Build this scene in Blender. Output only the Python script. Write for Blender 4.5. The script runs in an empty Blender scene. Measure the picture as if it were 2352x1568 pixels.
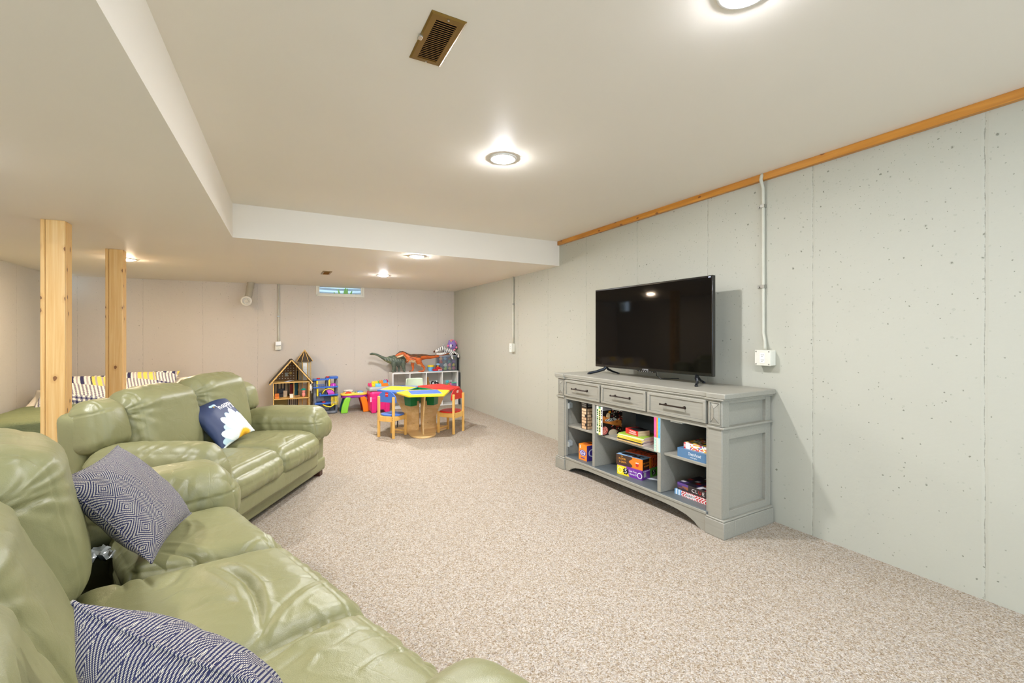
import bpy, bmesh, math, random
import numpy as np
from mathutils import Vector, Matrix, Euler
random.seed(7)
PI = math.pi
COL = bpy.context.scene.collection

# ------------------------------------------------------------------ colour and materials
def lin(c):
    r = []
    for x in c[:3]:
        x = x / 255.0
        r.append(x / 12.92 if x <= 0.04045 else ((x + 0.055) / 1.055) ** 2.4)
    return tuple(r)

def lin4(c):
    return lin(c) + (1.0,)

_mats = {}
class NT:
    def __init__(s, name):
        s.m = bpy.data.materials.new(name); s.m.use_nodes = True
        s.t = s.m.node_tree; s.n = s.t.nodes; s.l = s.t.links
        s.b = s.n['Principled BSDF']; s.o = s.n['Material Output']
    def new(s, typ, **kw):
        nd = s.n.new(typ)
        for k, v in kw.items():
            if k.startswith('i_'):
                nd.inputs[k[2:].replace('_', ' ')].default_value = v
            else:
                setattr(nd, k, v)
        return nd
    def link(s, a, b): s.l.new(a, b)
    def math(s, op, a, b=None, c=None, clamp=False):
        nd = s.n.new('ShaderNodeMath'); nd.operation = op; nd.use_clamp = clamp
        for i, x in enumerate((a, b, c)):
            if x is None: continue
            if isinstance(x, (int, float)): nd.inputs[i].default_value = x
            else: s.l.new(x, nd.inputs[i])
        return nd.outputs[0]
    def mix(s, fac, a, b, typ='MIX'):
        nd = s.n.new('ShaderNodeMix'); nd.data_type = 'RGBA'; nd.blend_type = typ
        for sock, x in ((nd.inputs[0], fac), (nd.inputs[6], a), (nd.inputs[7], b)):
            if isinstance(x, (int, float)): sock.default_value = x
            elif isinstance(x, tuple): sock.default_value = x
            else: s.l.new(x, sock)
        return nd.outputs[2]
    def obj(s):
        return s.new('ShaderNodeTexCoord').outputs['Object']
    def sep(s, v):
        nd = s.n.new('ShaderNodeSeparateXYZ'); s.l.new(v, nd.inputs[0]); return nd.outputs
    def mapv(s, v, scale=(1, 1, 1), loc=(0, 0, 0), rot=(0, 0, 0)):
        nd = s.n.new('ShaderNodeMapping'); s.l.new(v, nd.inputs[0])
        nd.inputs['Scale'].default_value = scale; nd.inputs['Location'].default_value = loc
        nd.inputs['Rotation'].default_value = rot
        return nd.outputs[0]
    def noise(s, v, scale, detail=4, rough=.5, dist=0.):
        nd = s.n.new('ShaderNodeTexNoise'); s.l.new(v, nd.inputs['Vector'])
        nd.inputs['Scale'].default_value = scale; nd.inputs['Detail'].default_value = detail
        nd.inputs['Roughness'].default_value = rough; nd.inputs['Distortion'].default_value = dist
        return nd.outputs[0]
    def voro(s, v, scale, feat='F1', rnd=1.0):
        nd = s.n.new('ShaderNodeTexVoronoi'); nd.feature = feat; s.l.new(v, nd.inputs['Vector'])
        nd.inputs['Scale'].default_value = scale; nd.inputs['Randomness'].default_value = rnd
        return nd
    def ramp(s, fac, stops, interp='LINEAR'):
        nd = s.n.new('ShaderNodeValToRGB'); s.l.new(fac, nd.inputs[0])
        cr = nd.color_ramp; cr.interpolation = interp
        while len(cr.elements) < len(stops): cr.elements.new(0.5)
        for e, (p, c) in zip(cr.elements, stops):
            e.position = p; e.color = c if len(c) == 4 else lin4(c)
        return nd.outputs[0]
    def bump(s, h, strength=.3, dist=.01, prev=None):
        nd = s.n.new('ShaderNodeBump'); s.l.new(h, nd.inputs['Height'])
        nd.inputs['Strength'].default_value = strength; nd.inputs['Distance'].default_value = dist
        if prev is not None: s.l.new(prev, nd.inputs['Normal'])
        return nd.outputs[0]
    def done(s, color=None, rough=None, normal=None, **kw):
        b = s.b
        if color is not None:
            if isinstance(color, tuple): b.inputs['Base Color'].default_value = color
            else: s.l.new(color, b.inputs['Base Color'])
        if rough is not None:
            if isinstance(rough, (int, float)): b.inputs['Roughness'].default_value = rough
            else: s.l.new(rough, b.inputs['Roughness'])
        if normal is not None: s.l.new(normal, b.inputs['Normal'])
        for k, v in kw.items():
            b.inputs[k.replace('_', ' ')].default_value = v
        return s.m

def mat(rgb, rough=.45, metal=0., bump=0., bscale=200., vary=.04, name=None, coat=0., spec=.5, trans=0., alpha=1.):
    key = (tuple(rgb), rough, metal, bump, bscale, vary, coat, spec, trans, alpha)
    if key in _mats: return _mats[key]
    k = NT(name or 'surface'); v = k.obj()
    c = lin4(rgb)
    n = k.noise(v, 14., 3)
    dark = tuple(x * (1 - vary * 2) for x in c[:3]) + (1.,); lite = tuple(min(1, x * (1 + vary * 2)) for x in c[:3]) + (1.,)
    colr = k.mix(n, dark, lite)
    nrm = None
    if bump: nrm = k.bump(k.noise(v, bscale, 3), bump, .002)
    m = k.done(colr, rough, nrm, Metallic=metal)
    k.b.inputs['Coat Weight'].default_value = coat
    k.b.inputs['Specular IOR Level'].default_value = spec
    if trans: k.b.inputs['Transmission Weight'].default_value = trans
    if alpha < 1: k.b.inputs['Alpha'].default_value = alpha
    _mats[key] = m
    return m

def emis(rgb, strength, name='glow'):
    k = NT(name); k.b.inputs['Base Color'].default_value = lin4(rgb)
    k.b.inputs['Emission Color'].default_value = lin4(rgb); k.b.inputs['Emission Strength'].default_value = strength
    return k.m

def paint_mat(rough=.45, coat=0.):
    key = ('paint', rough, coat)
    if key in _mats: return _mats[key]
    k = NT('printed'); a = k.new('ShaderNodeVertexColor'); a.layer_name = 'Col'
    m = k.done(a.outputs[0], rough); k.b.inputs['Coat Weight'].default_value = coat
    _mats[key] = m
    return m

# ------------------------------------------------------------------ objects
def tag(o, label=None, cat=None, group=None, kind=None):
    if label: o['label'] = label
    if cat: o['category'] = cat
    if group: o['group'] = group
    if kind: o['kind'] = kind
    return o

def thing(name, label, cat, loc=(0, 0, 0), rz=0., group=None, rot=None):
    o = bpy.data.objects.new(name, None); COL.objects.link(o)
    o.empty_display_size = .05
    o.location = loc; o.rotation_euler = rot if rot else (0, 0, rz)
    return tag(o, label, cat, group)

def link(name, me, mats, parent=None, label=None, bevel=0., seg=2, smooth=True, angle=40.):
    o = bpy.data.objects.new(name, me); COL.objects.link(o)
    if mats is not None:
        for m in (mats if isinstance(mats, (list, tuple)) else [mats]): me.materials.append(m)
    if parent: o.parent = parent
    if label: o['label'] = label
    if smooth:
        me.shade_smooth()
        if angle: me.set_sharp_from_angle(angle=math.radians(angle))
    if bevel:
        md = o.modifiers.new('edges', 'BEVEL'); md.width = bevel; md.segments = seg
        md.limit_method = 'ANGLE'; md.angle_limit = math.radians(35)
    return o

class B:
    def __init__(s): s.v = []; s.f = []; s.mi = []; s.cur = 0
    def add(s, V, F):
        o = len(s.v); s.v += [tuple(p) for p in V]
        for f in F: s.f.append(tuple(i + o for i in f)); s.mi.append(s.cur)
        return s
    def box(s, x0, x1, y0, y1, z0, z1, M=None):
        V = [Vector(p) for p in ((x0, y0, z0), (x1, y0, z0), (x1, y1, z0), (x0, y1, z0), (x0, y0, z1), (x1, y0, z1), (x1, y1, z1), (x0, y1, z1))]
        if M is not None: V = [M @ p for p in V]
        return s.add(V, [(0, 3, 2, 1), (4, 5, 6, 7), (0, 1, 5, 4), (1, 2, 6, 5), (2, 3, 7, 6), (3, 0, 4, 7)])
    def cyl(s, p0, p1, r0, r1=None, n=16, caps=True):
        r1 = r0 if r1 is None else r1
        return s.tube([p0, p1], [r0, r1], n, caps)
    def tube(s, pts, r, n=8, caps=True, flat=None):
        pts = [Vector(p) for p in pts]
        rs = r if isinstance(r, (list, tuple)) else [r] * len(pts)
        V = []; F = []; up = None
        for i, p in enumerate(pts):
            d = (pts[min(i + 1, len(pts) - 1)] - pts[max(i - 1, 0)])
            if d.length < 1e-9: d = Vector((0, 0, 1))
            d.normalize()
            if up is None:
                up = Vector((0, 0, 1)) if abs(d.z) < .9 else Vector((1, 0, 0))
            a = (up - d * up.dot(d))
            if a.length < 1e-4: a = d.orthogonal()
            a.normalize(); b = d.cross(a); up = a
            fx, fy = flat if flat else (1, 1)
            for k in range(n):
                t = 2 * PI * k / n
                V.append(p + (a * math.cos(t) * fx + b * math.sin(t) * fy) * rs[i])
        for i in range(len(pts) - 1):
            for k in range(n):
                k2 = (k + 1) % n
                F.append((i * n + k, i * n + k2, (i + 1) * n + k2, (i + 1) * n + k))
        if caps:
            F.append(tuple(reversed(range(n)))); F.append(tuple(range((len(pts) - 1) * n, len(pts) * n)))
        return s.add(V, F)
    def prism(s, poly, a, b, ax='z'):
        n = len(poly)
        def P(p, h):
            return {'z': (p[0], p[1], h), 'y': (p[0], h, p[1]), 'x': (h, p[0], p[1])}[ax]
        V = [P(p, a) for p in poly] + [P(p, b) for p in poly]
        F = [tuple(reversed(range(n))), tuple(range(n, 2 * n))] + [(i, (i + 1) % n, (i + 1) % n + n, i + n) for i in range(n)]
        return s.add(V, F)
    def lathe(s, prof, c=(0, 0, 0), n=24, M=None):
        V = []; F = []; m = len(prof)
        for k in range(n):
            t = 2 * PI * k / n
            for r, z in prof:
                p = Vector((r * math.cos(t), r * math.sin(t), z))
                if M is not None: p = M @ p
                V.append(p + Vector(c))
        for k in range(n):
            k2 = (k + 1) % n
            for j in range(m - 1): F.append((k * m + j, k2 * m + j, k2 * m + j + 1, k * m + j + 1))
        return s.add(V, F)
    def ball(s, c, r, n=12, M=None):
        if isinstance(r, (int, float)): r = (r, r, r)
        V = []; F = []; m = n // 2 + 1
        for i in range(m):
            ph = PI * i / (m - 1)
            for k in range(n):
                t = 2 * PI * k / n
                p = Vector((r[0] * math.sin(ph) * math.cos(t), r[1] * math.sin(ph) * math.sin(t), r[2] * math.cos(ph)))
                if M is not None: p = M @ p
                V.append(p + Vector(c))
        for i in range(m - 1):
            for k in range(n): F.append((i * n + k, (i + 1) * n + k, (i + 1) * n + (k + 1) % n, i * n + (k + 1) % n))
        return s.add(V, F)
    def mesh(s, fix=True):
        me = bpy.data.meshes.new('shape'); me.from_pydata(s.v, [], s.f)
        me.polygons.foreach_set('material_index', s.mi)
        if fix:
            bm = bmesh.new(); bm.from_mesh(me); bmesh.ops.remove_doubles(bm, verts=bm.verts, dist=1e-6)
            bmesh.ops.recalc_face_normals(bm, faces=bm.faces); bm.to_mesh(me); bm.free()
        me.update()
        return me
    def out(s, name, mats, parent=None, label=None, bevel=0., seg=2, smooth=True, angle=40.):
        return link(name, s.mesh(), mats, parent, label, bevel, seg, smooth, angle)

def evaluated(o):
    """mesh of an object with its modifiers applied"""
    bpy.context.view_layer.update()
    dg = bpy.context.evaluated_depsgraph_get()
    return bpy.data.meshes.new_from_object(o.evaluated_get(dg))

def blob(b, voxel, smooth=6, sub=0):
    """one continuous body grown over overlapping volumes"""
    o = bpy.data.objects.new('tmp', b.mesh()); COL.objects.link(o)
    md = o.modifiers.new('r', 'REMESH'); md.mode = 'VOXEL'; md.voxel_size = voxel
    ms = o.modifiers.new('s', 'SMOOTH'); ms.iterations = smooth; ms.factor = .5
    me = evaluated(o); bpy.data.objects.remove(o)
    me.materials.clear()
    return me

def paint(me, fn):
    """colour attribute from fn(x, y, z, nx, ny, nz) -> 0..255 rgb"""
    a = me.color_attributes.new('Col', 'FLOAT_COLOR', 'POINT')
    out = np.ones((len(me.vertices), 4), dtype=np.float32)
    for i, v in enumerate(me.vertices):
        n = v.normal
        out[i, :3] = lin(fn(v.co.x, v.co.y, v.co.z, n.x, n.y, n.z))
    a.data.foreach_set('color', out.ravel())
    return me

def text(s, size, loc, xd, up, m, parent=None, name='lettering', ext=.0004, wide=1., align='CENTER', shear=0.):
    cu = bpy.data.curves.new('t', 'FONT'); cu.body = s; cu.size = size; cu.extrude = ext
    cu.align_x = align; cu.align_y = 'CENTER'; cu.resolution_u = 3; cu.shear = shear
    cu.offset = 0.0
    o = bpy.data.objects.new('tmp', cu); COL.objects.link(o)
    me = evaluated(o); bpy.data.objects.remove(o)
    xd = Vector(xd).normalized(); up = Vector(up).normalized(); n = xd.cross(up)
    M = Matrix.Translation(Vector(loc)) @ Matrix((xd, up, n)).transposed().to_4x4() @ Matrix.Diagonal((wide, 1, 1, 1))
    me.transform(M)
    return link(name, me, m, parent, smooth=False)

# ------------------------------------------------------------------ numpy noise
_rs = np.random.RandomState(3)
_perm = np.tile(_rs.permutation(256), 3)
_grad = _rs.normal(size=(256, 3)); _grad /= np.linalg.norm(_grad, axis=1)[:, None]
def pnoise(P, seed=0):
    P = np.asarray(P, dtype=float) + seed * 17.31
    i = np.floor(P).astype(int); f = P - i; w = f * f * f * (f * (f * 6 - 15) + 10)
    i &= 255; r = 0
    for dx in (0, 1):
        for dy in (0, 1):
            for dz in (0, 1):
                h = _perm[(_perm[(_perm[(i[:, 0] + dx) & 255] + i[:, 1] + dy) & 255] + i[:, 2] + dz) & 255]
                g = _grad[h]; d = f - np.array([dx, dy, dz])
                ww = (w[:, 0] if dx else 1 - w[:, 0]) * (w[:, 1] if dy else 1 - w[:, 1]) * (w[:, 2] if dz else 1 - w[:, 2])
                r = r + ww * (g * d).sum(1)
    return r
def fbm(P, oct=3, seed=0):
    r = 0; a = 1
    for k in range(oct): r = r + a * pnoise(P * (2 ** k), seed + k); a *= .5
    return r
def ridge(P, seed=0):
    return np.clip(1 - np.abs(pnoise(P, seed)) * 3.2, 0, 1) ** 2

# ------------------------------------------------------------------ soft upholstery
def softgrid(size, r, seg):
    """rounded box centred on 0 as numpy verts + quads; seg = divisions on x, y, z"""
    h = np.array(size) / 2.; r = min(r, h.min() * .999)
    V = []; F = []; idx = {}
    nx, ny, nz = seg
    def key(i, j, k):
        if (i, j, k) not in idx:
            idx[(i, j, k)] = len(V)
            V.append((2. * i / nx - 1, 2. * j / ny - 1, 2. * k / nz - 1))
        return idx[(i, j, k)]
    for k in (0, nz):
        for i in range(nx):
            for j in range(ny):
                q = [key(i, j, k), key(i + 1, j, k), key(i + 1, j + 1, k), key(i, j + 1, k)]
                F.append(q if k else q[::-1])
    for j in (0, ny):
        for i in range(nx):
            for k in range(nz):
                q = [key(i, j, k), key(i + 1, j, k), key(i + 1, j, k + 1), key(i, j, k + 1)]
                F.append(q[::-1] if j else q)
    for i in (0, nx):
        for j in range(ny):
            for k in range(nz):
                q = [key(i, j, k), key(i, j + 1, k), key(i, j + 1, k + 1), key(i, j, k + 1)]
                F.append(q if i else q[::-1])
    Q = np.array(V)
    P = Q * h
    inner = np.clip(P, -(h - r), h - r)
    d = P - inner; L = np.linalg.norm(d, axis=1)
    # spread the rounded border evenly over the corner region
    nl = np.where(L > 1e-9, L, 1)
    P = inner + d / nl[:, None] * np.minimum(r, np.abs(d).max(axis=1))[:, None]
    return P, F, Q

def normals(P, F):
    N = np.zeros_like(P); F = np.array(F)
    a = P[F[:, 2]] - P[F[:, 0]]; b = P[F[:, 3]] - P[F[:, 1]]
    n = np.cross(a, b)
    for c in range(4): np.add.at(N, F[:, c], n)
    return N / np.maximum(np.linalg.norm(N, axis=1), 1e-12)[:, None]

def soft(name, size, r, seg, m, parent, loc=(0, 0, 0), rot=(0, 0, 0), shape=None, disp=None, label=None):
    """shape(P, Q) -> P moves points; disp(P, Q, N) -> distance along the normal"""
    P, F, Q = softgrid(size, r, seg)
    if shape is not None: P = shape(P, Q)
    if disp is not None:
        N = normals(P, F); P = P + N * disp(P, Q, N)[:, None]
    M = np.array(Euler(rot).to_matrix())
    P = P @ M.T + np.array(loc)
    me = bpy.data.meshes.new('soft'); me.from_pydata(P.tolist(), [], F); me.update()
    return link(name, me, m, parent, label, smooth=True, angle=0)

def polydist(X, Y, pts):
    """distance of points to a polyline, and how far along it (0..1) the foot lies"""
    best = np.full(X.shape, 1e9); at = np.zeros(X.shape)
    n = len(pts) - 1
    for i in range(n):
        ax, ay = pts[i]; bx, by = pts[i + 1]; dx, dy = bx - ax, by - ay
        t = np.clip(((X - ax) * dx + (Y - ay) * dy) / (dx * dx + dy * dy + 1e-12), 0, 1)
        d = np.hypot(X - ax - t * dx, Y - ay - t * dy)
        k = d < best; best = np.where(k, d, best); at = np.where(k, (i + t) / n, at)
    return best, at

def folds(X, Y, lst):
    h = np.zeros(X.shape)
    for pts, w, a in lst:
        d, t = polydist(X, Y, pts)
        h += a * np.exp(-np.abs(d / (w * .8)) ** 1.5) * np.clip(np.sin(PI * np.clip(t, 0.02, .98)), 0, 1) ** .5
    return h
# ------------------------------------------------------------------ material library
def m_carpet():
    k = NT('berber carpet'); v = k.obj()
    vo = k.voro(v, 215., 'F1'); vo2 = k.voro(k.mapv(v, (1, 1, 1), (3.1, 1.7, 0)), 120., 'F1')
    c1 = k.ramp(k.sep(vo.outputs['Color'])[0], [(0, (96, 86, 72)), (.12, (126, 112, 93)), (.30, (156, 143, 125)), (.6, (175, 165, 150)), (1, (210, 203, 193))], 'LINEAR')
    c2 = k.ramp(k.sep(vo2.outputs['Color'])[1], [(0, (132, 104, 72)), (.3, (168, 150, 118)), (.5, (176, 162, 142)), (.8, (170, 166, 160)), (1, (200, 192, 178))])
    c = k.mix(.35, c1, c2)
    big = k.noise(v, 2.2, 3); c = k.mix(k.math('MULTIPLY', big, .22), c, lin4((160, 140, 116)))
    h = k.math('SUBTRACT', 1., vo.outputs['Distance'])
    nrm = k.bump(h, .55, .006)
    return k.done(c, .95, nrm, Specular_IOR_Level=.1)

def m_concrete(axis, off, step, base=(185, 184, 168), zsplit=1.25, line=.5, pitk=1.):
    """painted poured concrete: form seams every step along axis, air holes towards the top"""
    k = NT('painted concrete'); v = k.obj(); s = k.sep(v)
    a = s[0] if axis == 'x' else s[1]
    wob = k.noise(k.mapv(v, (1, 1, 1)), 9., 4)
    aw = k.math('ADD', a, k.math('MULTIPLY', k.math('SUBTRACT', wob, .5), .012))
    fr = k.math('FRACT', k.math('ADD', k.math('DIVIDE', k.math('SUBTRACT', aw, off), step), 40.5))
    d = k.math('MULTIPLY', k.math('ABSOLUTE', k.math('SUBTRACT', fr, .5)), step)
    brk = k.noise(k.mapv(v, (3, 3, 14)), 2.2, 5, .7)
    wid = k.math('MULTIPLY', k.math('SUBTRACT', brk, .42, None, True), .013)
    seam = k.math('LESS_THAN', d, wid)
    seamsoft = k.math('SUBTRACT', 1., k.math('DIVIDE', d, .012), None, True)
    # air holes
    dist = k.new('ShaderNodeTexNoise'); k.link(v, dist.inputs['Vector']); dist.inputs['Scale'].default_value = 85.; dist = dist.outputs['Color']
    pits = None; cores = None
    hz = k.math('MULTIPLY', k.math('SUBTRACT', s[2], zsplit), 1.1, None, True)
    hz = k.math('MULTIPLY', hz, k.math('ADD', k.noise(v, 1.7, 2), .25))
    for sc, rad, dens in ((19., .17, .80), (42., .22, .70), (75., .22, .76), (9., .085, .80)):
        vo = k.voro(k.mix(.010, v, dist), sc)
        rnd = k.sep(vo.outputs['Color'])
        keep = k.math('GREATER_THAN', k.math('ADD', rnd[0], k.math('MULTIPLY', hz, .75 * pitk)), dens + .08)
        rr = k.math('MULTIPLY', rnd[1], rad)
        inside = k.math('LESS_THAN', vo.outputs['Distance'], rr)
        p = k.math('MULTIPLY', keep, inside)
        pits = p if pits is None else k.math('MAXIMUM', pits, p)
        q = k.math('MULTIPLY', keep, k.math('LESS_THAN', vo.outputs['Distance'], k.math('MULTIPLY', rr, k.math('MULTIPLY', rnd[2], .85))))
        cores = q if cores is None else k.math('MAXIMUM', cores, q)
    b = lin4(base)
    tone = k.noise(v, .9, 3)
    c = k.mix(tone, tuple(x * .93 for x in b[:3]) + (1,), tuple(min(1, x * 1.05) for x in b[:3]) + (1,))
    fine = k.noise(v, 60., 4)
    c = k.mix(k.math('MULTIPLY', fine, .12), c, lin4((170, 166, 150)))
    c = k.mix(k.math('MULTIPLY', seam, line), c, lin4((104, 100, 88)))
    c = k.mix(k.math('MULTIPLY', pits, .16), c, lin4((120, 118, 98)))
    c = k.mix(k.math('MULTIPLY', cores, .62), c, lin4((84, 84, 68)))
    lumps = k.math('ADD', k.math('MULTIPLY', k.noise(v, 7., 4), 1.), k.math('MULTIPLY', k.noise(v, 35., 3), .18))
    h = k.math('SUBTRACT', lumps, k.math('ADD', k.math('MULTIPLY', seamsoft, .5), k.math('MULTIPLY', pits, 1.6)))
    return k.done(c, .62, k.bump(h, .45, .007), Specular_IOR_Level=.3)

def m_ceiling():
    k = NT('ceiling paint'); v = k.obj()
    c = k.mix(k.noise(v, 1.1, 3), lin4((229, 221, 206)), lin4((234, 227, 213)))
    return k.done(c, .55, k.bump(k.noise(v, 240., 3), .08, .002), Specular_IOR_Level=.35)

def m_leather():
    k = NT('sage leather'); v = k.obj()
    t = k.noise(v, 3.0, 4)
    c = k.mix(t, lin4((125, 124, 84)), lin4((144, 142, 101)))
    vo = k.voro(v, 420., 'F1')
    cr = k.noise(v, 26., 5, .6, .6)
    h = k.math('ADD', k.math('MULTIPLY', vo.outputs['Distance'], .25), k.math('MULTIPLY', cr, 1.))
    n1 = k.bump(h, .22, .004)
    wr = k.noise(k.mapv(v, (1, 1, 1)), 8., 4, .55, 1.6)
    n2 = k.bump(k.math('ABSOLUTE', k.math('SUBTRACT', wr, .5)), .10, .02, n1)
    cn = k.noise(v, 3.4, 2, .5, .7)
    cz = k.math('MULTIPLY', k.math('SUBTRACT', 1., k.math('DIVIDE', k.math('ABSOLUTE', k.math('SUBTRACT', cn, .5)), .016), None, True), k.math('MULTIPLY', k.math('SUBTRACT', k.noise(k.mapv(v, (1, 1, 1), (3, 1, 2)), 3.2, 2), .42, None, True), 6., None, True))
    n2 = k.bump(k.math('MULTIPLY', cz, -1.), .10, .006, n2)
    return k.done(c, k.math('ADD', k.math('MULTIPLY', k.noise(v, 12., 3), .16), .31), n2, Specular_IOR_Level=.5)

def m_pine(rgb1=(243, 208, 144), rgb2=(226, 174, 100), knots=True, axis='z', rough=.35, name='pine', sc=1.):
    k = NT(name); v = k.obj()
    S = {'z': (34 * sc, 34 * sc, 1.1), 'x': (1.1, 34 * sc, 34 * sc), 'y': (34 * sc, 1.1, 34 * sc)}[axis]
    mv = k.mapv(v, S)
    if knots:
        p = k.sep(v)
        i1, i2, i3 = {'z': (0, 1, 2), 'x': (1, 2, 0), 'y': (0, 2, 1)}[axis]
        cb = k.new('ShaderNodeCombineXYZ')
        k.link(k.math('ADD', p[i1], k.math('MULTIPLY', p[i2], 1.3)), cb.inputs[0])
        k.link(k.math('MULTIPLY', p[i3], .62), cb.inputs[1])
        wb = k.mix(.02, cb.outputs[0], k.noise(v, 20., 2))
        kv = k.voro(wb, 8.5); kv.voronoi_dimensions = '2D'
        kd = kv.outputs['Distance']
        keep = k.math('GREATER_THAN', k.sep(kv.outputs['Color'])[0], .35)
        halo = k.math('MULTIPLY', keep, k.math('SUBTRACT', 1., k.math('DIVIDE', kd, .22), None, True))
        core = k.math('MULTIPLY', keep, k.math('LESS_THAN', kd, .085))
    g = k.noise(mv, 1.3, 4, .6, .4 if not knots else .8)
    c = k.ramp(g, [(.25, rgb2), (.5, tuple((a + b) / 2 for a, b in zip(rgb1, rgb2))), (.72, rgb1)])
    if knots:
        c = k.mix(k.math('MULTIPLY', halo, .55), c, lin4((188, 122, 52)))
        c = k.mix(k.math('MULTIPLY', core, .8), c, lin4((112, 62, 26)))
    return k.done(c, rough, k.bump(g, .06, .002), Specular_IOR_Level=.5)

def m_greypaint(rgb=(156, 153, 140)):
    """grey brushed furniture finish with darker rubbed glaze"""
    k = NT('grey glazed wood'); v = k.obj()
    g = k.noise(k.mapv(v, (3, 60, 60)), 1.5, 4)
    g2 = k.noise(v, 5., 3)
    b = lin4(rgb)
    c = k.mix(g, tuple(x * .82 for x in b[:3]) + (1,), tuple(min(1, x * 1.1) for x in b[:3]) + (1,))
    c = k.mix(k.math('MULTIPLY', g2, .18), c, lin4((128, 122, 102)))
    return k.done(c, .42, k.bump(g, .05, .001), Specular_IOR_Level=.45)

def m_weave():
    """navy and cream weave: nested diamonds made of short dashes"""
    k = NT('navy diamond weave'); v = k.obj(); s = k.sep(v)
    P = .076
    u = k.math('DIVIDE', s[0], P); w = k.math('DIVIDE', s[1], P * 1.25)
    fu = k.math('ABSOLUTE', k.math('SUBTRACT', k.math('FRACT', k.math('ADD', u, 50.)), .5))
    fw = k.math('ABSOLUTE', k.math('SUBTRACT', k.math('FRACT', k.math('ADD', w, 50.)), .5))
    d = k.math('ADD', fu, fw)                       # 0 centre .. 1 corner
    rings = k.math('FRACT', k.math('MULTIPLY', d, 10.))
    line = k.math('LESS_THAN', k.math('ABSOLUTE', k.math('SUBTRACT', rings, .5)), .27)
    along = k.math('SUBTRACT', fu, fw)
    dash = k.math('LESS_THAN', k.math('ABSOLUTE', k.math('SUBTRACT', k.math('FRACT', k.math('MULTIPLY', k.math('ADD', along, 5.), 25.)), .5)), .31)
    msk = k.math('MULTIPLY', line, dash)
    c = k.mix(msk, lin4((46, 48, 80)), lin4((198, 192, 176)))
    h = k.math('ADD', msk, k.math('MULTIPLY', k.noise(v, 500., 2), .5))
    return k.done(c, .85, k.bump(h, .5, .0015), Specular_IOR_Level=.15)

LEATHER = m_leather(); CARPET = m_carpet(); CEIL = m_ceiling(); PINE = m_pine(); GREY = m_greypaint(); WEAVE = m_weave()
MAPLE = m_pine((236, 205, 150), (214, 172, 108), False, 'x', .4, 'maple board', .5)
MAPLEZ = m_pine((240, 196, 112), (224, 168, 84), False, 'z', .4, 'maple stick', 1.)
DARK = mat((24, 23, 24), .35, name='black plastic')
WHITE = mat((236, 234, 228), .45, name='white laminate')
# ------------------------------------------------------------------ the room
SOF, HIGH = 2.145, 2.44
WR = 3.07
def struct(o): o['kind'] = 'structure'; return o
b = B().box(-2.95, 3.30, -2.8, 8.85, -.12, 0); struct(b.out('floor', CARPET, smooth=False))
CR = m_concrete('y', .83, .79); CRB = m_concrete('x', -.255, .752, (206, 197, 184), 1.35, .36, .72); CRL = m_concrete('y', .4, .79, (200, 197, 188), 1.3, .4, .8)
struct(B().box(WR, WR + .2, -2.8, 8.8, -.1, 2.62).out('wall_right', CR, smooth=False))
A0 = math.atan2(-.44, 5.8)
MBW = Matrix.Translation((-2.73, 8.59, 0)) @ Matrix.Rotation(A0, 4, 'Z')
def backY(X): return 8.59 - (X + 2.73) / 5.8 * .44
u0, u1, zw = 3.36, 4.152, 1.972
b = B()
b.box(-.25, u0, 0, .2, -.1, 2.62, MBW).box(u1, 6.1, 0, .2, -.1, 2.62, MBW).box(u0, u1, 0, .2, -.1, zw, MBW)
struct(b.out('wall_back', CRB, smooth=False))
b = B()
b.box(-2.95, -2.74, -2.8, 8.15, -.1, 2.62).box(-2.95, -2.74, 8.5, 8.8, -.1, 2.62).box(-2.95, -2.74, 8.15, 8.5, -.1, 1.88)
struct(b.out('wall_left', CRL, smooth=False))
b = B()
b.box(-2.95, -2.2, -2.8, -2.6, -.1, 2.62).box(2.85, 3.27, -2.8, -2.6, -.1, 2.62).box(-2.2, 2.85, -2.8, -2.6, 2.08, 2.62).box(-.1, .3, -2.8, -2.6, -.1, 2.08)  # unseen openings behind the viewer, added and widened for cool daylight fill
struct(b.out('wall_front', CRL, smooth=False))
poly = [(-2.8, -2.7), (-.50, -2.7), (-.326, 4.53), (3.12, 4.525), (3.12, 8.35), (-2.8, 8.75)]
struct(B().prism(poly, SOF, 2.7).out('ceiling', CEIL, smooth=False))
struct(B().box(-.6, 3.12, -2.7, 4.7, HIGH, 2.7).out('ceiling', CEIL, smooth=False))
# pine strip along the top of the right wall
TRIM = m_pine((214, 150, 60), (176, 112, 34), True, 'y', .35, 'stained pine strip', .6)
struct(B().box(WR - .032, WR, -2.6, 4.522, 2.392, HIGH).out('trim_1', TRIM, bevel=.002))
# corner bead where the two concrete walls meet
struct(B().box(WR - .006, WR, 8.138, 8.146, 0, SOF).out('trim_2', mat((196, 192, 172), .7), smooth=False))

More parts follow.
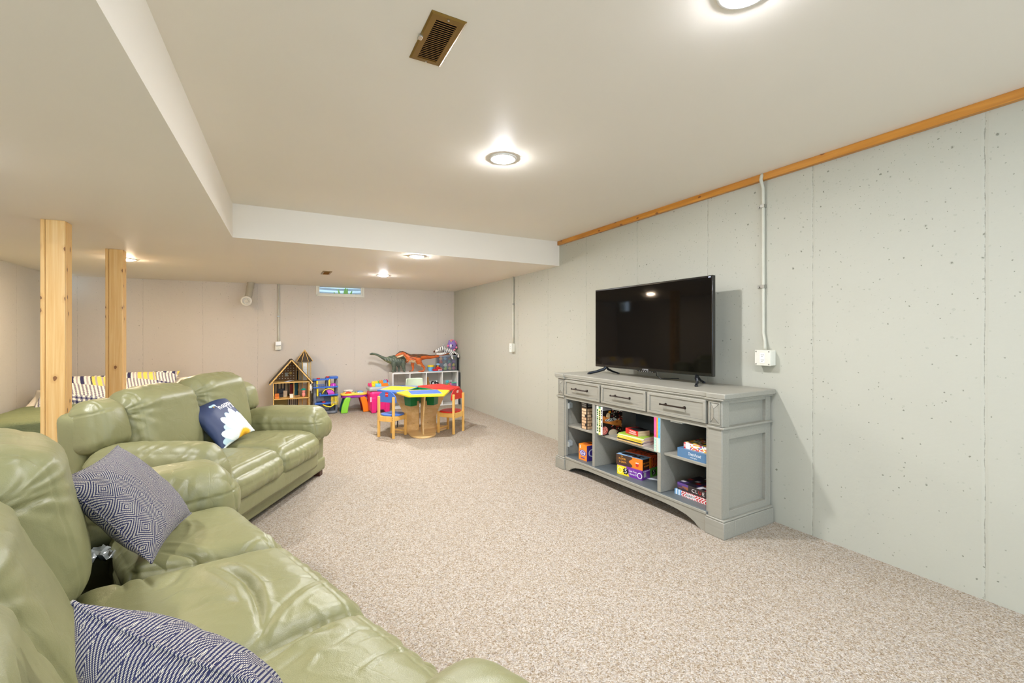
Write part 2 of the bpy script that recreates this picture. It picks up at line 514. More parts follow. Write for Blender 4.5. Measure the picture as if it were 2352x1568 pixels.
# small window high in the back wall, its well and the plants outside
VINYL = mat((226, 222, 204), .4, name='cream vinyl')
def wbox(b, a0, a1, y0, y1, z0, z1): return b.box(a0, a1, y0, y1, z0, z1, MBW)
w = B()
for (a0, a1, z0, z1) in ((u0, u1, zw, zw + .03), (u0, u0 + .03, zw, 2.3), (u1 - .03, u1, zw, 2.3)):
    wbox(w, a0, a1, -.012, .09, z0, z1)
for (a0, a1, z0, z1) in ((u0 + .03, u1 - .03, zw + .03, zw + .052), (u0 + .03, u0 + .055, zw + .03, 2.3), (u1 - .055, u1 - .03, zw + .03, 2.3)):
    wbox(w, a0, a1, .01, .06, z0, z1)
win = struct(w.out('window_1', VINYL, bevel=.002))
k = NT('window glass'); gl = k.new('ShaderNodeBsdfGlass'); gl.inputs['Roughness'].default_value = 0; gl.inputs['IOR'].default_value = 1.45
tr = k.new('ShaderNodeBsdfTransparent'); mx = k.new('ShaderNodeMixShader'); mx.inputs[0].default_value = .08
gs = k.new('ShaderNodeBsdfGlossy'); gs.inputs['Roughness'].default_value = .02
k.link(tr.outputs[0], mx.inputs[1]); k.link(gs.outputs[0], mx.inputs[2]); k.link(mx.outputs[0], k.o.inputs[0])
GLASS = k.m
wbox(B(), u0 + .05, u1 - .05, .03, .036, zw + .05, 2.3).out('pane', GLASS, win, smooth=False)
k = NT('corrugated steel'); v = k.obj(); hh = k.math('SINE', k.math('MULTIPLY', k.sep(v)[2], 75.))
WELL = k.done(k.mix(k.noise(v, 6., 3), lin4((186, 202, 214)), lin4((220, 230, 236))), .45, k.bump(hh, .5, .02), Metallic=.2)
b = B(); n = 16
for i in range(n):
    t0, t1 = PI * i / n, PI * (i + 1) / n
    for (ta, tb) in ((t0, t1),):
        xa, ya, xb, yb = math.cos(ta) * .6, math.sin(ta) * .7, math.cos(tb) * .6, math.sin(tb) * .7
        cx0 = (u0 + u1) / 2
        V = [MBW @ Vector(p) for p in ((cx0 + xa, .2 + ya, 1.7), (cx0 + xb, .2 + yb, 1.7), (cx0 + xb, .2 + yb, 2.75), (cx0 + xa, .2 + ya, 2.75))]
        b.add(V, [(0, 1, 2, 3)])
o = b.out('window_well', WELL, angle=0); md = o.modifiers.new('t', 'SOLIDIFY'); md.thickness = .01
tag(o, 'ribbed pale steel well outside the small window', 'window well')
LEAF = mat((120, 176, 70), .5, name='leaf'); b = B()
for i in range(14):
    a = random.uniform(-1.0, 1.0); base = Vector((.5 * u0 + .5 * u1 + .06 + random.uniform(-.06, .06), .45, 1.75))
    L = random.uniform(.25, .42); pts = []
    for j in range(6):
        t = j / 5.; pts.append(base + Vector((math.sin(a) * L * t * .9, random.uniform(-.01, .01), L * (t - .55 * t * t * abs(a)) + .05)))
    V = []; F = []
    for j, p in enumerate(pts):
        wv = .022 * math.sin(PI * (j + .6) / 6.2)
        V += [MBW @ (p + Vector((-wv, 0, 0))), MBW @ (p + Vector((wv, .01, 0)))]
    for j in range(5): F.append((2 * j, 2 * j + 1, 2 * j + 3, 2 * j + 2))
    b.add(V, F)
tag(b.out('plant', LEAF, angle=0), 'green leafy plant seen through the small window', 'plant')
# soil floor under the plant
tag(MBW and B().box(u0 - .1, u1 + .1, .22, .80, 1.705, 1.76, MBW).out('soil', mat((96, 84, 66), .95, bump=.6, bscale=40), smooth=False), 'dark soil in the bottom of the window well', 'soil', kind='stuff')

# second small window on the left wall, behind the nearer post
w = B()
for (y0, y1, z0, z1) in ((8.15, 8.5, 1.88, 1.91), (8.15, 8.18, 1.88, 2.145), (8.47, 8.5, 1.88, 2.145)):
    w.box(-2.80, -2.735, y0, y1, z0, z1)
win2 = struct(w.out('window_2', VINYL, bevel=.002))
B().box(-2.775, -2.77, 8.18, 8.47, 1.91, 2.145).out('pane', GLASS, win2, smooth=False)

# ------------------------------------------------------------------ recessed lights
RING = mat((240, 238, 232), .35, name='white trim')
def downlight(x, y, z, label, power, rgb=(255, 244, 226), r=.088, emit=14.):
    t = thing('recessed_light', label, 'ceiling light', (x, y, z), group='round recessed ceiling lights')
    B().lathe([(r, 0), (r, -.004), (r - .012, -.008), (r - .022, -.004), (r - .024, -.001)], n=40).out('trim_ring', RING, t, angle=50)
    R0 = r - .022; Hh = .019
    prof = [(R0 * math.cos(a), -.002 - Hh * math.sin(a)) for a in [PI / 2 * i / 8 for i in range(8)]] + [(.0001, -.002 - Hh)]
    B().lathe(prof, n=32).out('lens', emis(rgb, power / (PI * .0150), 'lit lens'), t, angle=0)
    return t
NEUT = (249, 249, 255); WARM = (255, 228, 196)
P = 38.
downlight(1.30, 2.56, HIGH, 'large round recessed light in the raised ceiling right of the bronze vent', P, NEUT)
downlight(1.37, .93, HIGH, 'round recessed light in the raised ceiling just past the top edge of the photo', P * .72, (240, 242, 255))
downlight(1.34, 4.68, SOF, 'round recessed light in the lowered ceiling, nearer of the two over the play corner', P, NEUT)
downlight(1.35, 6.41, SOF, 'round recessed light in the lowered ceiling, farther one beside the small bronze vent', P * .8, NEUT)
downlight(-1.457, 6.39, SOF, 'warm recessed light peeking out right of the farther wooden post', P * .9, WARM)
downlight(-1.45, 2.9, SOF, 'round recessed light in the lowered ceiling above the big sofa', P * .6, NEUT)
downlight(-1.45, .7, SOF, 'added fill light in the lowered ceiling, unseen behind the viewer', P * .6, NEUT)  # unseen lamp added behind the viewer for fill
downlight(1.37, -1.0, HIGH, 'added fill light in the raised ceiling, unseen behind the viewer', P * .5, (236, 240, 255))  # another added lamp out of view, fills the near end of the room

# ------------------------------------------------------------------ ceiling vents
BRONZE = mat((132, 104, 48), .35, .55, name='bronze enamel'); BRDK = mat((84, 60, 30), .5, .3)
def vent(x0, x1, y0, y1, z, n, label, screws=True):
    cx, cy = (x0 + x1) / 2, (y0 + y1) / 2
    t = thing('ceiling_vent', label, 'air vent', (cx, cy, z), group='bronze ceiling registers')
    hx, hy = (x1 - x0) / 2, (y1 - y0) / 2; ix, iy = hx * .60, hy * .82
    b = B()
    ring = [(hx, hy), (ix, iy)]
    V = []
    for (a, c, zz) in ((hx, hy, 0), (hx, hy, -.003), (hx - .006, hy - .006, -.007), (ix, iy, -.008), (ix, iy, 0)):
        V += [(-a, -c, zz), (a, -c, zz), (a, c, zz), (-a, c, zz)]
    F = []
    for j in range(4):
        for i in range(4): F.append((j * 4 + i, j * 4 + (i + 1) % 4, j * 4 + 4 + (i + 1) % 4, j * 4 + 4 + i))
    b.add(V, F); b.out('vent_frame', BRONZE, t, angle=30)
    B().box(-ix, ix, -iy, iy, -.001, -.0002).out('duct_dark_sheet', mat((30, 20, 12), .9), t, smooth=False)  # flat dark sheet stands in for the unlit duct behind the louvres
    b = B()
    for i in range(n):
        y = -iy + 2 * iy * (i + .5) / n
        R = Matrix.Translation((0, y, -.005)) @ Matrix.Rotation(math.radians(38), 4, 'X')
        b.box(-ix, ix, -iy / n * .75, iy / n * .75, -.0008, .0008, R)
    b.out('louvre', mat((150, 104, 48), .35, .6), t, smooth=False)
    if screws:
        for s in (-1, 1):
            B().lathe([(.0045, 0), (.0045, -.0025), (.002, -.004), (.0001, -.004)], (0, s * (iy + hy) / 2, -.0075), 12).out('screw', mat((190, 186, 176), .25, .9), t)
        B().box(-hx - .006, -hx + .01, -.012, .012, -.012, -.004).out('damper_lever', mat((196, 190, 176), .25, .8), t, bevel=.001)
    return t
vent(.485, .617, 1.505, 1.805, HIGH, 22, 'bronze louvred vent in the raised ceiling at the top of the photo')
vent(.555, .672, 6.35, 6.67, SOF, 14, 'small-looking bronze vent in the lowered ceiling in front of the window', False)

# ------------------------------------------------------------------ conduits, outlets, pipe
CON = mat((196, 194, 176), .5, name='painted conduit'); BOXM = mat((224, 221, 205), .5); SLOT = mat((40, 38, 36), .6); STEEL = mat((170, 168, 158), .35, .7)
def duplex(b, c, xd, up, s=1., ks=(-1, 1)):
    """two receptacles of dark slots on a plate; c centre, xd right, up up"""
    c = Vector(c); xd = Vector(xd); up = Vector(up); n = xd.cross(up)
    for k in ks:
        for dx, w, h in ((-.007, .002, .008), (.007, .0022, .010)):
            p = c + up * (k * .020 * s + .004) + xd * dx * s
            M = Matrix((xd, up, n)).transposed().to_4x4(); M.translation = p
            b.box(-w / 2, w / 2, -h / 2, h / 2, 0, .0012, M)
        M = Matrix((xd, up, n)).transposed().to_4x4(); M.translation = c + up * (k * .020 * s - .008)
        b.box(-.0022, .0022, -.0022, .0022, 0, .0012, M)
t = thing('wall_outlet', 'square surface outlet box on the conduit right of the television', 'outlet', (WR, 1.915, 1.14))
B().box(-.058, 0, -.055, .055, -.053, .053).out('junction_box', BOXM, t, bevel=.004)
B().box(-.066, -.058, -.056, .056, -.054, .054).out('cover_plate', BOXM, t, bevel=.002)
B().box(-.069, -.066, -.018, .018, -.035, .035).out('receptacle', mat((240, 238, 228), .35), t, bevel=.002)
for q in (-1, 1): b = B(); duplex(b, (-.0692, 0, 0), (0, -1, 0), (0, 0, 1), .9, (q,)); b.out('slot', SLOT, t, smooth=False)
for sy in (-1, 1):
    for sz in (-1, 1):
        B().cyl((-.066, sy * .046, sz * .044), (-.069, sy * .046, sz * .044), .005, n=10).out('screw', STEEL, t)
t = thing('conduit', 'vertical metal conduit from the pine strip down to the outlet beside the television', 'conduit', (WR, 1.94, 0))
B().tube([(-.022, .0, 2.44), (-.036, .0, 2.42), (-.044, 0, 2.395), (-.018, 0, 2.34), (-.016, 0, 2.2), (-.016, 0, 1.32), (-.016, -.01, 1.26), (-.03, -.02, 1.215), (-.03, -.02, 1.193)], .011, 12).out('pipe', CON, t, angle=0)
for z in (2.213, 1.643):
    b = B(); b.box(-.03, 0, -.014, .014, z - .012, z + .012).box(-.004, 0, -.014, .05, z - .012, z + .012)
    cl = b.out('conduit_strap', STEEL, t, bevel=.001)
    B().cyl((-.004, .037, z), (-.014, .037, z), .007, n=8).out('screw', STEEL, cl)
t = thing('conduit', 'vertical metal conduit on the right wall near the far corner', 'conduit', (WR, 5.69, 0))
B().tube([(-.016, 0, SOF), (-.016, 0, 1.3), (-.016, 0, 1.18)], .011, 12).out('pipe', CON, t, angle=0)
b = B(); b.box(-.03, 0, -.014, .014, 1.735, 1.76).box(-.004, 0, -.014, .05, 1.735, 1.76); b.out('conduit_strap', STEEL, t, bevel=.001)
t = thing('wall_outlet', 'slim outlet box on the right wall near the far corner', 'outlet', (WR, 5.70, 1.115))
B().box(-.05, 0, -.03, .03, -.06, .06).out('junction_box', BOXM, t, bevel=.004)
B().box(-.055, -.05, -.036, .036, -.062, .062).out('cover_plate', mat((238, 236, 226), .4), t, bevel=.002)
for q in (-1, 1): b = B(); duplex(b, (-.0552, 0, 0), (0, -1, 0), (0, 0, 1), .9, (q,)); b.out('slot', SLOT, t, smooth=False)
yb = backY(.045)
t = thing('conduit', 'vertical conduit on the back wall above the dollhouse', 'conduit', (.05, yb, 0))
B().tube([(0, -.016, SOF), (0, -.016, 1.3), (0, -.02, 1.18)], .012, 12).out('pipe', CON, t, angle=0)
B().box(-.02, .02, -.032, 0, 1.60, 1.62).out('conduit_strap', STEEL, t, bevel=.001)
t = thing('wall_outlet', 'outlet box on the back wall above the dollhouse', 'outlet', (.045, yb, 1.118))
B().box(-.045, .045, -.05, 0, -.065, .065).out('junction_box', BOXM, t, bevel=.004)
b = B(); duplex(b, (0, -.0502, -.014), (1, 0, 0), (0, 0, 1), 1.1, (-1,)); b.out('slot', SLOT, t, smooth=False)
t = tag(B().box(-.042, .042, -.085, -.0505, .005, .075).out('night_light', mat((246, 246, 244), .3), None, bevel=.010, seg=3), 'white plug-in night light in the outlet above the dollhouse', 'night light')
t.location = (.045, yb, 1.118)

t = thing('drain_pipe', 'grey drain pipe elbow with a round white cap near the ceiling', 'pipe', (-.385, backY(-.385) - .13, 0))
PV = mat((178, 170, 150), .5, name='grey pipe')
B().tube([(.04, 0, SOF), (.035, 0, 2.09), (.03, -.01, 2.07), (.012, -.05, 1.93), (-.004, -.075, 1.88)], [.052, .052, .052, .05, .05], 20).out('pipe', PV, t, angle=60)
B().tube([(.033, 0, 2.075), (.03, -.003, 2.06)], .056, 20).out('coupling', PV, t)
Rx = Matrix.Rotation(math.radians(98), 4, 'X')
B().lathe([(.0001, -.02), (.06, -.02), (.075, 0), (.078, .06), (.074, .085), (.055, .10), (.05, .085), (.05, .06), (.0001, .06)], (-.016, -.06, 1.845), 32, Rx).out('pipe_cap', mat((236, 232, 220), .4), t)
B().box(-.027, .027, -.027, .027, .055, .092, Matrix.Translation((-.016, -.06, 1.845)) @ Rx @ Matrix.Rotation(.6, 4, 'Z')).out('cap_plug', mat((206, 198, 180), .45), t, bevel=.003)

# ------------------------------------------------------------------ posts
def post(x0, x1, y0, y1, label):
    t = thing('wooden_post', label, 'post', ((x0 + x1) / 2, (y0 + y1) / 2, 0), group='pine-clad support posts')
    hx, hy = (x1 - x0) / 2, (y1 - y0) / 2
    B().box(-hx + .027, hx, -hy, -hy + .03, 0, SOF).out('front_board', PINE, t, bevel=.003)
    B().box(-hx, -hx + .025, -hy + .001, hy, 0, SOF).out('side_board', PINE, t, bevel=.003)
    B().box(hx - .025, hx, -hy + .031, hy, 0, SOF).out('side_board', PINE, t, bevel=.003)
    B().box(-hx + .026, hx - .026, hy - .025, hy, 0, SOF).out('back_board', PINE, t, bevel=.003)
    return t
post(-1.508, -1.375, 4.462, 4.595, 'pine-clad square post, the nearer and larger-looking one, behind the big sofa')
post(-1.466, -1.335, 5.70, 5.83, 'pine-clad square post, the farther one, behind the two-seat sofa')
# ------------------------------------------------------------------ leather sofas
def wr_noise(P, k, seed, amp):
    """soft leather undulation plus sparse sharp wrinkles"""
    return amp * (.55 * fbm(P * k * .7, 1, seed) + .5 * (ridge(P * k * np.array([1.2, 1.9, 1.2]) + .3 * fbm(P * k * 2, 2, seed + 5)[:, None], seed + 3) - .25))

def seat_cushion(t, x0, x1, y0, y1, z0, z1, seed, extra=None, res=1., puff=.018, name='seat_cushion', shear=(0, 0)):
    sx, sy, sz = x1 - x0, y1 - y0, z1 - z0
    c = np.array([(x0 + x1) / 2, (y0 + y1) / 2, (z0 + z1) / 2])
    def shape(P, Q):
        P = P.copy(); qx, qy, qz = Q.T
        up = np.clip(P[:, 2] / (sz / 2), 0, 1)
        crown = (1 - np.abs(qx) ** 5) * (1 - np.abs(qy) ** 3)
        P[:, 2] += up * (puff * 1.6 * crown)
        # front roll: the front edge swells out and hangs down
        fr = np.clip((-qy - .55) / .45, 0, 1)
        P[:, 1] -= .030 * fr * (1 - qz ** 2) * (1 - np.abs(qx) ** 4)
        P[:, 2] -= .030 * fr ** 2
        bk = ((qy + 1) / 2) ** 2
        P[:, 0] += bk * (shear[0] * (1 - qx) / 2 + shear[1] * (1 + qx) / 2)
        # sides bulge a little between the seams
        P[:, 0] += np.sign(qx) * .008 * (np.abs(qx) > .9) * (1 - qz ** 2)
        return P
    def disp(P, Q, N):
        W = P + c
        qx, qy, qz = Q.T
        top = np.clip(N[:, 2] * 1.6, 0, 1)
        edge = np.clip((np.maximum(np.abs(qx), np.abs(qy)) - .55) / .45, 0, 1)
        d = wr_noise(W, 7., seed, .0042) * (.45 + .9 * edge)
        # gathers running in from the side seams and over the front roll
        g = np.sin(W[:, 1] * 95 + 6 * pnoise(W * 6, seed)) * np.clip(pnoise(W * 5, seed + 8) * 3, 0, 1)
        d += .0030 * g * np.clip((np.abs(qx) - .72) / .28, 0, 1)
        g2 = np.sin(W[:, 0] * 80 + 7 * pnoise(W * 6, seed + 2)) * np.clip(.3 + pnoise(W * 4, seed + 9) * 3, 0, 1)
        d += .0030 * g2 * np.clip((-qy - .72) / .28, 0, 1)
        # welt round the cushion
        d -= .006 * np.exp(-((qz - .15) / .06) ** 2) * (1 - top)
        d -= .0035 * np.exp(-((qy + .80) / .010) ** 2) * top
        if extra: d += folds(W[:, 0], W[:, 1], extra) * top
        return d
    return soft(name, (sx, sy, sz), min(.058, sz * .49), (int(sx * 150 * res), int(sy * 150 * res), int(max(10, sz * 90 * res))), LEATHER, t, c, shape=shape, disp=disp)

def back_cushion(t, x0, x1, yb, z0, z1, thick, seed, lean=-.22, res=1., amp=.0055, name='back_cushion', crn=.05):
    """yb = front face at the bottom; leans back by lean radians"""
    sx, sz = x1 - x0, z1 - z0
    def shape(P, Q):
        P = P.copy(); qx, qy, qz = Q.T
        crown = (1 - np.abs(qx) ** 2.4) * (1 - np.abs(qz) ** 2.4)
        P[:, 1] -= (qy < 0) * crn * crown
        P[:, 1] += (qy > 0) * .01 * crown
        # head roll: the top swells forward, with a pinched line below it
        roll = np.exp(-((qz - .72) / .30) ** 2)
        P[:, 1] -= .020 * roll * (qy < .2) * (1 - np.abs(qx) ** 3)
        P[:, 2] += .020 * (1 - qx ** 2) * np.clip(qz, 0, 1) ** 3
        P[:, 0] *= 1 + .03 * np.cos(qz * 1.4)
        return P
    def disp(P, Q, N):
        qx, qy, qz = Q.T
        edge = np.clip((np.maximum(np.abs(qx), np.abs(qz)) - .5) / .5, 0, 1)
        W = P + np.array([(x0 + x1) / 2, 0, 0])
        d = wr_noise(W * np.array([1, 1, 1.25]), 5.5, seed, amp) * (.35 + 1.1 * edge)
        # pull wrinkles running in from both side seams at head-roll height
        for s in (-1, 1):
            ang = np.arctan2(P[:, 2] - .26 * sz, (P[:, 0] - s * sx * .5) * -s + .02)
            rr = np.hypot(P[:, 2] - .26 * sz, P[:, 0] - s * sx * .5)
            d += .0036 * np.sin(ang * 15 + 3 * pnoise(W * 5, seed + 4)) * np.exp(-(rr / .15) ** 1.6) * (N[:, 1] < .3)
        d -= .009 * np.exp(-((qz - .42) / .035) ** 2) * np.clip((np.abs(qx) - .62) / .38, 0, 1) * (N[:, 1] < 0)
        g = np.sin(W[:, 0] * 70 + 6 * pnoise(W * 5, seed + 2)) * np.clip(.2 + pnoise(W * 3.5, seed + 9) * 3, 0, 1)
        d += .0035 * g * np.clip((np.abs(qz) - .74) / .26, 0, 1)
        # seam where front and side panels meet
        d -= .005 * np.exp(-((np.abs(qx) - .84) / .010) ** 2) * (N[:, 1] < -.05)
        return d
    c = (0, 0, 0)
    off = Vector(((x0 + x1) / 2, yb + thick / 2, z0))
    R = Euler((lean, 0, 0)).to_matrix()
    ctr = off + R @ Vector((0, 0, sz / 2))
    return soft(name, (sx, thick, sz), .12, (int(sx * 140 * res), 16, int(sz * 140 * res)), LEATHER, t, ctr, (lean, 0, 0), shape, disp)

def arm(t, xa, xb, y0, y1, ztop, seed, res=1., side=1, pad=.16, drop=.03):
    """side = +1: the seat lies towards -x. Panel below, padded roll above."""
    cx = (xa + xb) / 2; w = xb - xa
    lower = ztop - pad
    def shp(P, Q):
        P = P.copy(); qx, qy, qz = Q.T
        P[:, 1] -= .018 * (qy < -.5) * (1 - qz ** 2)
        return P
    def dsp(P, Q, N): return wr_noise(P + cx, 5., seed, .0035)
    soft('arm_panel', (w * .86, y1 - y0 - .10, lower + .01 - .045), .04, (int(w * 90), int((y1 - y0) * 70), int(lower * 70)), LEATHER, t, (cx, (y0 + y1) / 2 + .05, (lower + .055) / 2), shape=shp, disp=dsp)
    sx, sy, sz = w * 1.06, y1 - y0, pad + .09
    c = np.array([cx, (y0 + y1) / 2, ztop - sz / 2])
    def shape(P, Q):
        P = P.copy(); qx, qy, qz = Q.T
        P[:, 2] += np.clip(P[:, 2] / (sz / 2), 0, 1) * .02 * (1 - qx ** 2) * (1 - np.abs(qy) ** 6)
        fr = np.clip((-qy - .6) / .4, 0, 1)
        P[:, 2] -= .045 * fr ** 2
        P[:, 1] -= .015 * fr * (1 - qx ** 2)
        bk = np.clip((qy - .3) / .7, 0, 1); P[:, 2] -= drop * bk
        P[:, 2] -= .022 * np.clip(1 - qz, 0, 1) * np.abs(qx) ** 2 * (qz < 0)
        return P
    def disp(P, Q, N):
        W = P + c; qx, qy, qz = Q.T
        d = wr_noise(W * np.array([1, .8, 1]), 7., seed, .0045)
        fr = np.clip((-qy - .62) / .38, 0, 1)
        ang = np.arctan2(P[:, 2] + .05, P[:, 0] * side + .001)
        tip = np.clip(1 - np.abs(N[:, 1]) * 1.15, 0, 1)
        d += .0055 * fr * np.sin(ang * 17 + 3.5 * pnoise(W * 7, seed)) * tip * np.clip(.4 + 2.5 * pnoise(W * 5, seed + 3), 0, 1)
        yy = c[1] - sy / 2
        d -= .0045 * np.exp(-((W[:, 1] - yy - .030 - .02 * qz) / .0035) ** 2)
        d += .0032 * np.sin(W[:, 1] * 85 + 1.5 * W[:, 0] * 60 + 6 * pnoise(W * 5, seed + 1)) * np.clip(pnoise(W * 4, seed + 7) * 3, 0, 1)
        # welt line along both flanks of the pad
        d -= .007 * np.exp(-((P[:, 2] - .01) / .0035) ** 2) * (np.abs(N[:, 0]) > .3)
        return d
    return soft('arm_pad', (sx, sy, sz), min(sx, sz) * .46, (int(sx * 130 * res), int(sy * 120 * res), int(sz * 130 * res)), LEATHER, t, c, shape=shape, disp=disp)

def bolster(t, cx, yb, z0, z1, w, thick, seed, lean=-.2, tilt=0.):
    def shape(P, Q):
        P = P.copy(); qx, qy, qz = Q.T
        P[:, 1] -= (qy < 0) * .045 * (1 - qx ** 2) * (1 - qz ** 2)
        P[:, 2] += .015 * (1 - qx ** 2) * np.clip(qz, 0, 1) ** 3
        P[:, 0] *= 1 - .10 * qz
        return P
    def disp(P, Q, N):
        qx, qy, qz = Q.T; W = P + cx
        d = wr_noise(W, 6.5, seed, .0045)
        d -= .005 * np.exp(-((qx + .62) / .018) ** 2) * (N[:, 1] < 0)
        d -= .006 * np.exp(-((qz - .56) / .03) ** 2) * (qx < -.2)
        d += .004 * np.sin(W[:, 0] * 90 + 5 * pnoise(W * 6, seed)) * np.clip((-qz - .6) / .4, 0, 1)
        return d
    R = Euler((lean, tilt, 0)).to_matrix()
    sz = z1 - z0
    ctr = Vector((cx, yb + thick / 2, z0)) + R @ Vector((0, 0, sz / 2))
    return soft('bolster', (w, thick, sz), .08, (int(w * 130), 14, int(sz * 130)), LEATHER, t, ctr, (lean, tilt, 0), shape, disp)

def carcass(t, xa, xb, depth, h, seed, mid=(-1, 1)):
    """front rail with its seam line, bottom band, back frame, feet"""
    w = xb - xa; cx = (xa + xb) / 2
    def dsp(P, Q, N):
        d = wr_noise(P + cx, 4., seed, .0035)
        return d - .008 * np.exp(-((P[:, 2] + .06) / .004) ** 2)
    def fr(P, Q):
        P = P.copy(); P[:, 1] -= .014 * (Q[:, 1] < -.5) * (1 - np.abs(Q[:, 2]) ** 3); return P
    soft('front_rail', (mid[1] - mid[0] + .02, .10, .16), .03, (int(w * 50), 6, 16), LEATHER, t, ((mid[0] + mid[1]) / 2, .045, .215), shape=fr, disp=dsp)
    soft('base_band', (w * .97, depth - .06, .12), .02, (int(w * 40), 30, 8), LEATHER, t, (cx, depth / 2 + .02, .105), disp=lambda P, Q, N: wr_noise(P, 3., seed + 1, .002))
    def bsh(P, Q):
        P = P.copy(); P[:, 1] += .05 * (Q[:, 2] + 1) / 2; return P
    soft('back_frame', (w * .985, .15, h - .06), .05, (int(w * 40), 8, 30), LEATHER, t, (cx, depth - .10, (h + .06) / 2), shape=bsh, disp=lambda P, Q, N: wr_noise(P + 3, 4., seed + 2, .003))
    FT = mat((66, 36, 22), .4, name='dark wood foot')
    for fx in (xa + .10, xb - .10):
        for fy in (.09, depth - .10):
            B().prism([(fx - .03, fy - .03), (fx + .03, fy - .03), (fx + .03, fy + .03), (fx - .03, fy + .03)], 0, .055).out('foot', FT, t, bevel=.004)
    soft('seat_deck', (mid[1] - mid[0], depth - .22, .10), .02, (8, 8, 3), mat((40, 40, 32), .8, name='deck cloth'), t, ((mid[0] + mid[1]) / 2, depth / 2 - .01, .22))

def S(p):                                   # sofa (s, n) -> local x, y
    return (p[0] - 1.57, .72 - p[1])
AS = math.atan2(.938, -.347)
OS = (1.57 * -.347 + .72 * .938, 1.57 * .938 + .72 * .347, 0)
sofa = thing('leather_sofa', 'large sage green leather sofa in the foreground with two navy patterned pillows', 'sofa', OS, AS)
carcass(sofa, -1.18, 1.26, .98, .82, 11, (-.90, .90))
f_seat2 = [([(.50, .10), (.46, .18), (.40, .245), (.33, .27)], .014, -.016)]
# deep creases and ridges traced as cushion-top curves (local x along the sofa, y towards its back)
seat2 = [
   ( [(0.211, 0.252), (0.137, 0.229), (0.046, 0.218), (-0.055, 0.224), (-0.16, 0.243), (-0.258, 0.268)] , 0.013 , -0.016 ),
   ( [(0.218, 0.22), (0.119, 0.195), (-0.033, 0.187), (-0.186, 0.22)] , 0.016 , 0.01 ),
   ( [(0.203, 0.288), (0.11, 0.274), (0.0, 0.257), (-0.127, 0.273)] , 0.02 , 0.009 ),
   ( [(-0.079, 0.009), (-0.129, 0.111), (-0.187, 0.199), (-0.256, 0.264), (-0.285, 0.322)] , 0.008 , -0.006 ),
   ( [(-0.116, 0.005), (-0.168, 0.108), (-0.218, 0.192), (-0.284, 0.257)] , 0.01 , 0.005 ),
   ( [(-0.018, 0.188), (-0.05, 0.093), (-0.09, -0.0)] , 0.005 , -0.004 ),
   ( [(0.291, 0.33), (0.217, 0.369), (0.187, 0.408)] , 0.014 , -0.01 ),
   ( [(0.27, 0.484), (0.361, 0.481), (0.45, 0.489)] , 0.014 , -0.01 ),
   ( [(-0.014, 0.374), (-0.004, 0.327), (-0.038, 0.292), (-0.105, 0.266)] , 0.012 , -0.006 ),
   ( [(0.094, 0.415), (0.109, 0.369), (0.079, 0.319)] , 0.012 , 0.006 ),
   ( [(0.218, 0.425), (0.301, 0.428), (0.372, 0.432)] , 0.01 , -0.01 ),
]
seat3 = [
   ( [(-0.373, 0.125), (-0.363, 0.178), (-0.365, 0.23), (-0.373, 0.287), (-0.376, 0.321)] , 0.01 , -0.014 ),
   ( [(-0.389, 0.163), (-0.384, 0.208), (-0.385, 0.257)] , 0.014 , 0.008 ),
   ( [(-0.461, 0.023), (-0.434, 0.083), (-0.456, 0.159)] , 0.006 , -0.006 ),
   ( [(-0.49, 0.034), (-0.485, 0.078), (-0.49, 0.122)] , 0.006 , -0.005 ),
   ( [(-0.582, 0.021), (-0.576, 0.053), (-0.573, 0.109), (-0.581, 0.165)] , 0.008 , -0.007 ),
   ( [(-0.58, 0.071), (-0.586, 0.125), (-0.599, 0.168)] , 0.01 , 0.006 ),
   ( [(-0.493, 0.254), (-0.46, 0.208), (-0.478, 0.171)] , 0.012 , 0.006 ),
   ( [(-0.445, 0.296), (-0.433, 0.25), (-0.421, 0.201)] , 0.012 , -0.006 ),
]
seat1 = [
   ( [(0.302, 0.234), (0.397, 0.281), (0.496, 0.353)] , 0.009 , -0.014 ),
   ( [(0.34, 0.214), (0.452, 0.27), (0.56, 0.329)] , 0.014 , 0.008 ),
   ( [(0.267, 0.012), (0.371, 0.054), (0.334, 0.129), (0.279, 0.202)] , 0.008 , -0.008 ),
   ( [(0.339, 0.001), (0.448, 0.045)] , 0.01 , 0.006 ),
   ( [(0.809, 0.222), (0.652, 0.225), (0.549, 0.262)] , 0.014 , 0.006 ),
]
seat_cushion(sofa, .298, .915, -.02, .46, .28, .475, 21, seat1, 1.15, shear=(.17, 0))
seat_cushion(sofa, -.308, .302, -.025, .60, .28, .475, 22, seat2, 1.25, shear=(0, .17))
seat_cushion(sofa, -.80, -.304, -.02, .60, .28, .47, 23, seat3, 1.25)
back_cushion(sofa, .30, .90, .545, .40, .97, .27, 31)
back_cushion(sofa, -.30, .30, .575, .40, .925, .25, 32, -.40, crn=.03)
back_cushion(sofa, -.88, -.30, .575, .40, .905, .25, 33, -.42, crn=.03)
arm(sofa, .90, 1.255, -.05, .80, .645, 41, side=-1, drop=.06)
arm(sofa, -1.19, -.80, -.04, .80, .605, 42, side=1)
bolster(sofa, 1.07, .62, .55, .90, .34, .22, 43)

